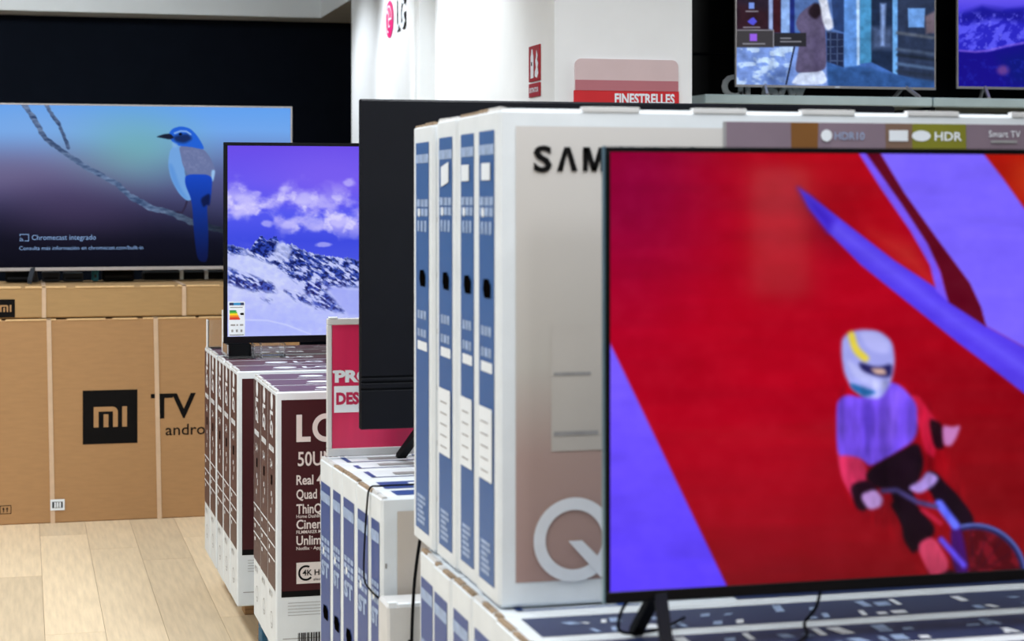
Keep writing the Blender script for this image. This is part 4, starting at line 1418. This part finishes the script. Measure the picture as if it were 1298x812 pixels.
# shelf
sh = empty('display_shelf', (3.0, 8.1, 1.905))
for a, b in ((0.045, 1.205), (1.212, 2.42), (2.427, 3.6)):
    Geo().box(a, b, 0.0, 0.5, 0.004, 0.05, M_shelf, 0.006).build('shelf_panel', sh)
g = Geo()
g.prism([(-0.03, 0.14, 0.004), (0.043, 0.0, 0.004), (0.043, 0.5, 0.004), (-0.03, 0.5, 0.004)], (0, 0, 0.04), M_shelf)
g.build('end_piece', sh)
for a in (0.3, 1.2, 2.2, 3.2):
    Geo().box(a, a + 0.03, 0.02, 0.502, -0.04, 0.004, M_plastic, 0.002).build('bracket', sh)
tag(sh, 'pale glossy high shelf carrying two televisions on the black wall', 'shelf')

# pale standing letters half hidden behind the street-scene television
root = empty('standing_letters', (3.255, 8.42, 1.956))
for s, x in (('C', 0.0), ('u', 0.085), ('w', 0.20), ('v', 0.27), ('w', 0.33)):
    cu, ff = text_mesh(s, 0.03)
    k = 0.15 if s == 'C' else 0.13
    x00 = min(p[0] for p in cu)
    lo = min(p[1] for p in cu)
    g = Geo()
    g.add([((a - x00) * k, -0.01, (b - lo) * k) for a, b in cu], ff, M_letter)
    g.add([((a - x00) * k, 0.01, (b - lo) * k) for a, b in cu], [f[::-1] for f in ff], M_letter)
    g.build('letter', root, (x, 0, 0.0))
tag(root, 'pale standing letters half hidden behind the street-scene television', 'sign')

# ------------------------------------------------------------------ signs on the white wall
sg = Geo().box(2.046, 2.473, 6.858, 6.8695, 1.70, 1.888, M_red, 0.002).build('shop_sign')
d = Deck((2.046, 6.858, 1.70), (1, 0, 0), (0, 0, 1), 0.0004, 0.0008)
d.text('FINESTRELLES', 0.408, 0.140, 0.036, M_label, 1, 0.035, width=0.245, align='R')
d.build('lettering', sg)
g = Geo()
pts = [(2.050, 6.858, 1.888), (2.469, 6.858, 1.888), (2.469, 6.858, 1.985)]
for k in range(7):
    a = math.radians(15 * k)
    pts.append((2.444 + 0.025 * math.cos(a), 6.858, 1.985 + 0.025 * math.sin(a)))
for k in range(7):
    a = math.radians(90 + 15 * k)
    pts.append((2.075 + 0.025 * math.cos(a), 6.858, 1.985 + 0.025 * math.sin(a)))
g.prism(pts, (0, 0.0115, 0), M_pinkpale)
o = g.build('header', sg)
Deck((2.046, 6.858, 1.70), (1, 0, 0), (0, 0, 1), 0.0004, 0.0008).rect(0.004, 0.423, 0.188, 0.228, M_rose).build('header_band', sg)
tag(sg, 'red wall sign lettered FINESTRELLES with a pale pink header', 'sign')

fs = Geo().box(1.963, 1.9695, 7.06, 7.22, 1.938, 2.080, M_firered, 0.001).build('fire_sign')
Geo().box(1.963, 1.9695, 7.06, 7.22, 1.876, 1.930, M_firered, 0.001).build('caption_plate', fs)
d = Deck((1.963, 7.22, 1.876), (0, -1, 0), (0, 0, 1), 0.0004, 0.0008)
d.poly([(0.03, 0.075), (0.075, 0.075), (0.075, 0.16), (0.065, 0.175), (0.06, 0.19), (0.045, 0.19), (0.04, 0.175), (0.03, 0.16)], M_label)
d.rect(0.04, 0.055, 0.125, 0.14, M_ink, 1)
d.poly([(0.095, 0.08), (0.125, 0.072), (0.148, 0.09), (0.135, 0.115), (0.145, 0.13), (0.128, 0.145), (0.138, 0.16), (0.118, 0.185), (0.112, 0.155), (0.100, 0.14), (0.112, 0.115), (0.095, 0.1)], M_label)
d.text('EXTINTOR', 0.015, 0.018, 0.018, M_label, 0, 0.02, width=0.13)
d.build('pictogram', fs)
tag(fs, 'red fire extinguisher sign on the white wall', 'sign')

# backlit brand panel on the pillar
lp = Geo().box(1.866, 1.8795, 9.03, 9.76, 0.0, 2.99, M_white, 0.003).build('brand_panel')
d = Deck((1.866, 9.76, 0), (0, -1, 0), (0, 0, 1), 0.004, 0.004)
cz = 2.415
d.ring(0.115, cz, 0.0, 0.098, M_magenta, 0, sx=1.1)
d.ring(0.115, cz, 0.064, 0.072, M_label, 1, 0, 270, sx=1.1)
d.rect(0.105, 0.118, cz - 0.045, cz + 0.045, M_label, 1)
d.rect(0.118, 0.15, cz - 0.045, cz - 0.034, M_label, 1)
d.rect(0.118, 0.19, cz - 0.006, cz + 0.004, M_label, 1)
d.ring(0.075, cz + 0.04, 0, 0.011, M_label, 1)
d.build('round_logo', lp)
g = Geo()
vv, ff = text_mesh('LG', 0.03)
k = 0.155 / max(p[1] for p in vv)
for xo in (1.866, 1.854):
    g.add([(xo, 9.47 - a * k * 1.0, cz - 0.075 + b * k) for a, b in vv], ff if xo < 1.86 else [f[::-1] for f in ff], M_letter if xo > 1.86 else M_label)
g.build('letters', lp)
tag(lp, 'white panel with round magenta logo and LG letters on the pillar', 'brand panel')

# ------------------------------------------------------------------ promotion sign behind the television turned away
PX, PY, PZ, PWd, PH = 0.818, 5.150, 0.7515, 0.58, 0.385
ps = Geo()
t = 0.014
ps.box(0, PWd, 0, 0.016, 0, 0.022, M_whitecard2, 0.002)
ps.box(0, PWd, 0, 0.016, PH - 0.018, PH, M_whitecard2, 0.002)
ps.box(0, t, 0, 0.016, 0.022, PH - 0.018, M_whitecard2, 0.002)
ps.box(PWd - t, PWd, 0, 0.016, 0.022, PH - 0.018, M_whitecard2, 0.002)
ps = ps.build('promotion_sign', None, (PX, PY, PZ))
m_pk = mat('poster_pink', (214, 42, 92), 0.35, 0.16, 4, stretch=(3, 1, 0.4))
poster = Geo().box(t, PWd - t, 0.004, 0.012, 0.022, PH - 0.018, m_pk).build('poster', ps)
d = Deck((0, 0.004, 0), (1, 0, 0), (0, 0, 1), 0.0005, 0.0008)
d.text('PROMO', 0.022, 0.208, 0.030, M_label, 1, 0.05, width=0.20)
d.ring(0.014 + 0.006, 0.236, 0, 0.004, M_label, 1)
d.rect(0.020, 0.26, 0.122, 0.196, M_label, 1)
d.text('DESCUENTO', 0.026, 0.146, 0.030, mat('poster_text', (190, 30, 80), 0.5), 2, 0.05, width=0.22)
d.build('lettering', poster)
Geo().box(0.005, 0.03, -0.001, 0.017, PH, PH + 0.004, M_label, 0.001).build('clip', ps)
tag(ps, 'pink promotion sign in a white frame behind the television turned away', 'sign')

# ------------------------------------------------------------------ small things behind the bird television
def box_thing(nm, label, x0, x1, y0, y1, h, m, strip, cat):
    o = Geo().box(0, x1 - x0, 0, y1 - y0, 0, h, m, 0.004).build(nm, None, (x0, y0, 1.0735))
    Geo().box(0.01, (x1 - x0) - 0.01, -0.002, 0.0, h * 0.25, h * 0.45, strip).build('front_strip', o)
    tag(o, label, cat)


box_thing('set_top_box', 'small black receiver box behind the foot of the bird television', -0.085, 0.055, 9.22, 9.36, 0.05, M_plastic, M_slate, 'receiver')
box_thing('power_adapter', 'dark grey power adapter beside the small black receiver', 0.085, 0.17, 9.22, 9.34, 0.045, M_slate, M_plastic, 'adapter')
box_thing('media_player', 'flat slate media player behind the bird television', 0.185, 0.28, 9.22, 9.37, 0.04, M_slate, M_plastic, 'media player')
box_thing('teal_carton', 'small teal carton behind the bird television', 0.32, 0.35, 9.20, 9.3, 0.07, M_teal, M_slate, 'carton')
box_thing('black_carton', 'low black carton beside the small teal carton', 0.37, 0.52, 9.22, 9.37, 0.06, M_plastic, M_bezel, 'carton')
g = Geo().box(0, 0.55, 0, 0.08, 0, 0.045, M_slate, 0.01).build('sound_bar', None, (0.56, 9.24, 1.0735))
Geo().box(0.01, 0.54, -0.002, 0, 0.006, 0.036, M_plastic).build('grille', g)
for x in (0.18, 0.30):
    Geo().box(x, x + 0.018, -0.004, 0.081, 0.002, 0.047, M_label, 0.001).build('clip', g)
tag(g, 'grey sound bar with white clips lying behind the bird television', 'sound bar')

# ------------------------------------------------------------------ cables
def cable(label, pts, r):
    g = Geo().tube(pts, r, M_plastic)
    o = g.build('power_cable')
    tag(o, label, 'cable')


cable('thin black cable hanging down the navy sides of the cartons', [(0.95, 4.567, 0.756), (0.86, 4.566, 0.756), (0.832, 4.562, 0.752), (0.824, 4.56, 0.71), (0.820, 4.575, 0.60), (0.820, 4.575, 0.525), (0.822, 4.50, 0.512), (0.828, 4.425, 0.508), (0.86, 4.432, 0.47)], 0.0025)
cable('black cable hanging behind the tall cartons beside the plain grey carton', [(0.905, 4.284, 0.70), (0.893, 4.285, 0.62), (0.885, 4.285, 0.54), (0.880, 4.284, 0.40), (0.885, 4.283, 0.2), (0.9, 4.25, 0.006)], 0.004)
for pts_ in ([(1.075, 3.14, 0.77), (1.045, 3.17, 0.75), (1.035, 3.19, 0.71), (1.05, 3.205, 0.686), (1.12, 3.22, 0.684), (1.2, 3.3, 0.684)],
             [(1.42, 3.16, 0.78), (1.415, 3.18, 0.72), (1.40, 3.20, 0.685), (1.37, 3.12, 0.684), (1.32, 3.06, 0.684), (1.24, 3.02, 0.684)]):
    Geo().tube([Vector(p) - tvr.location for p in pts_], 0.003, M_plastic).build('power_lead', tvr)
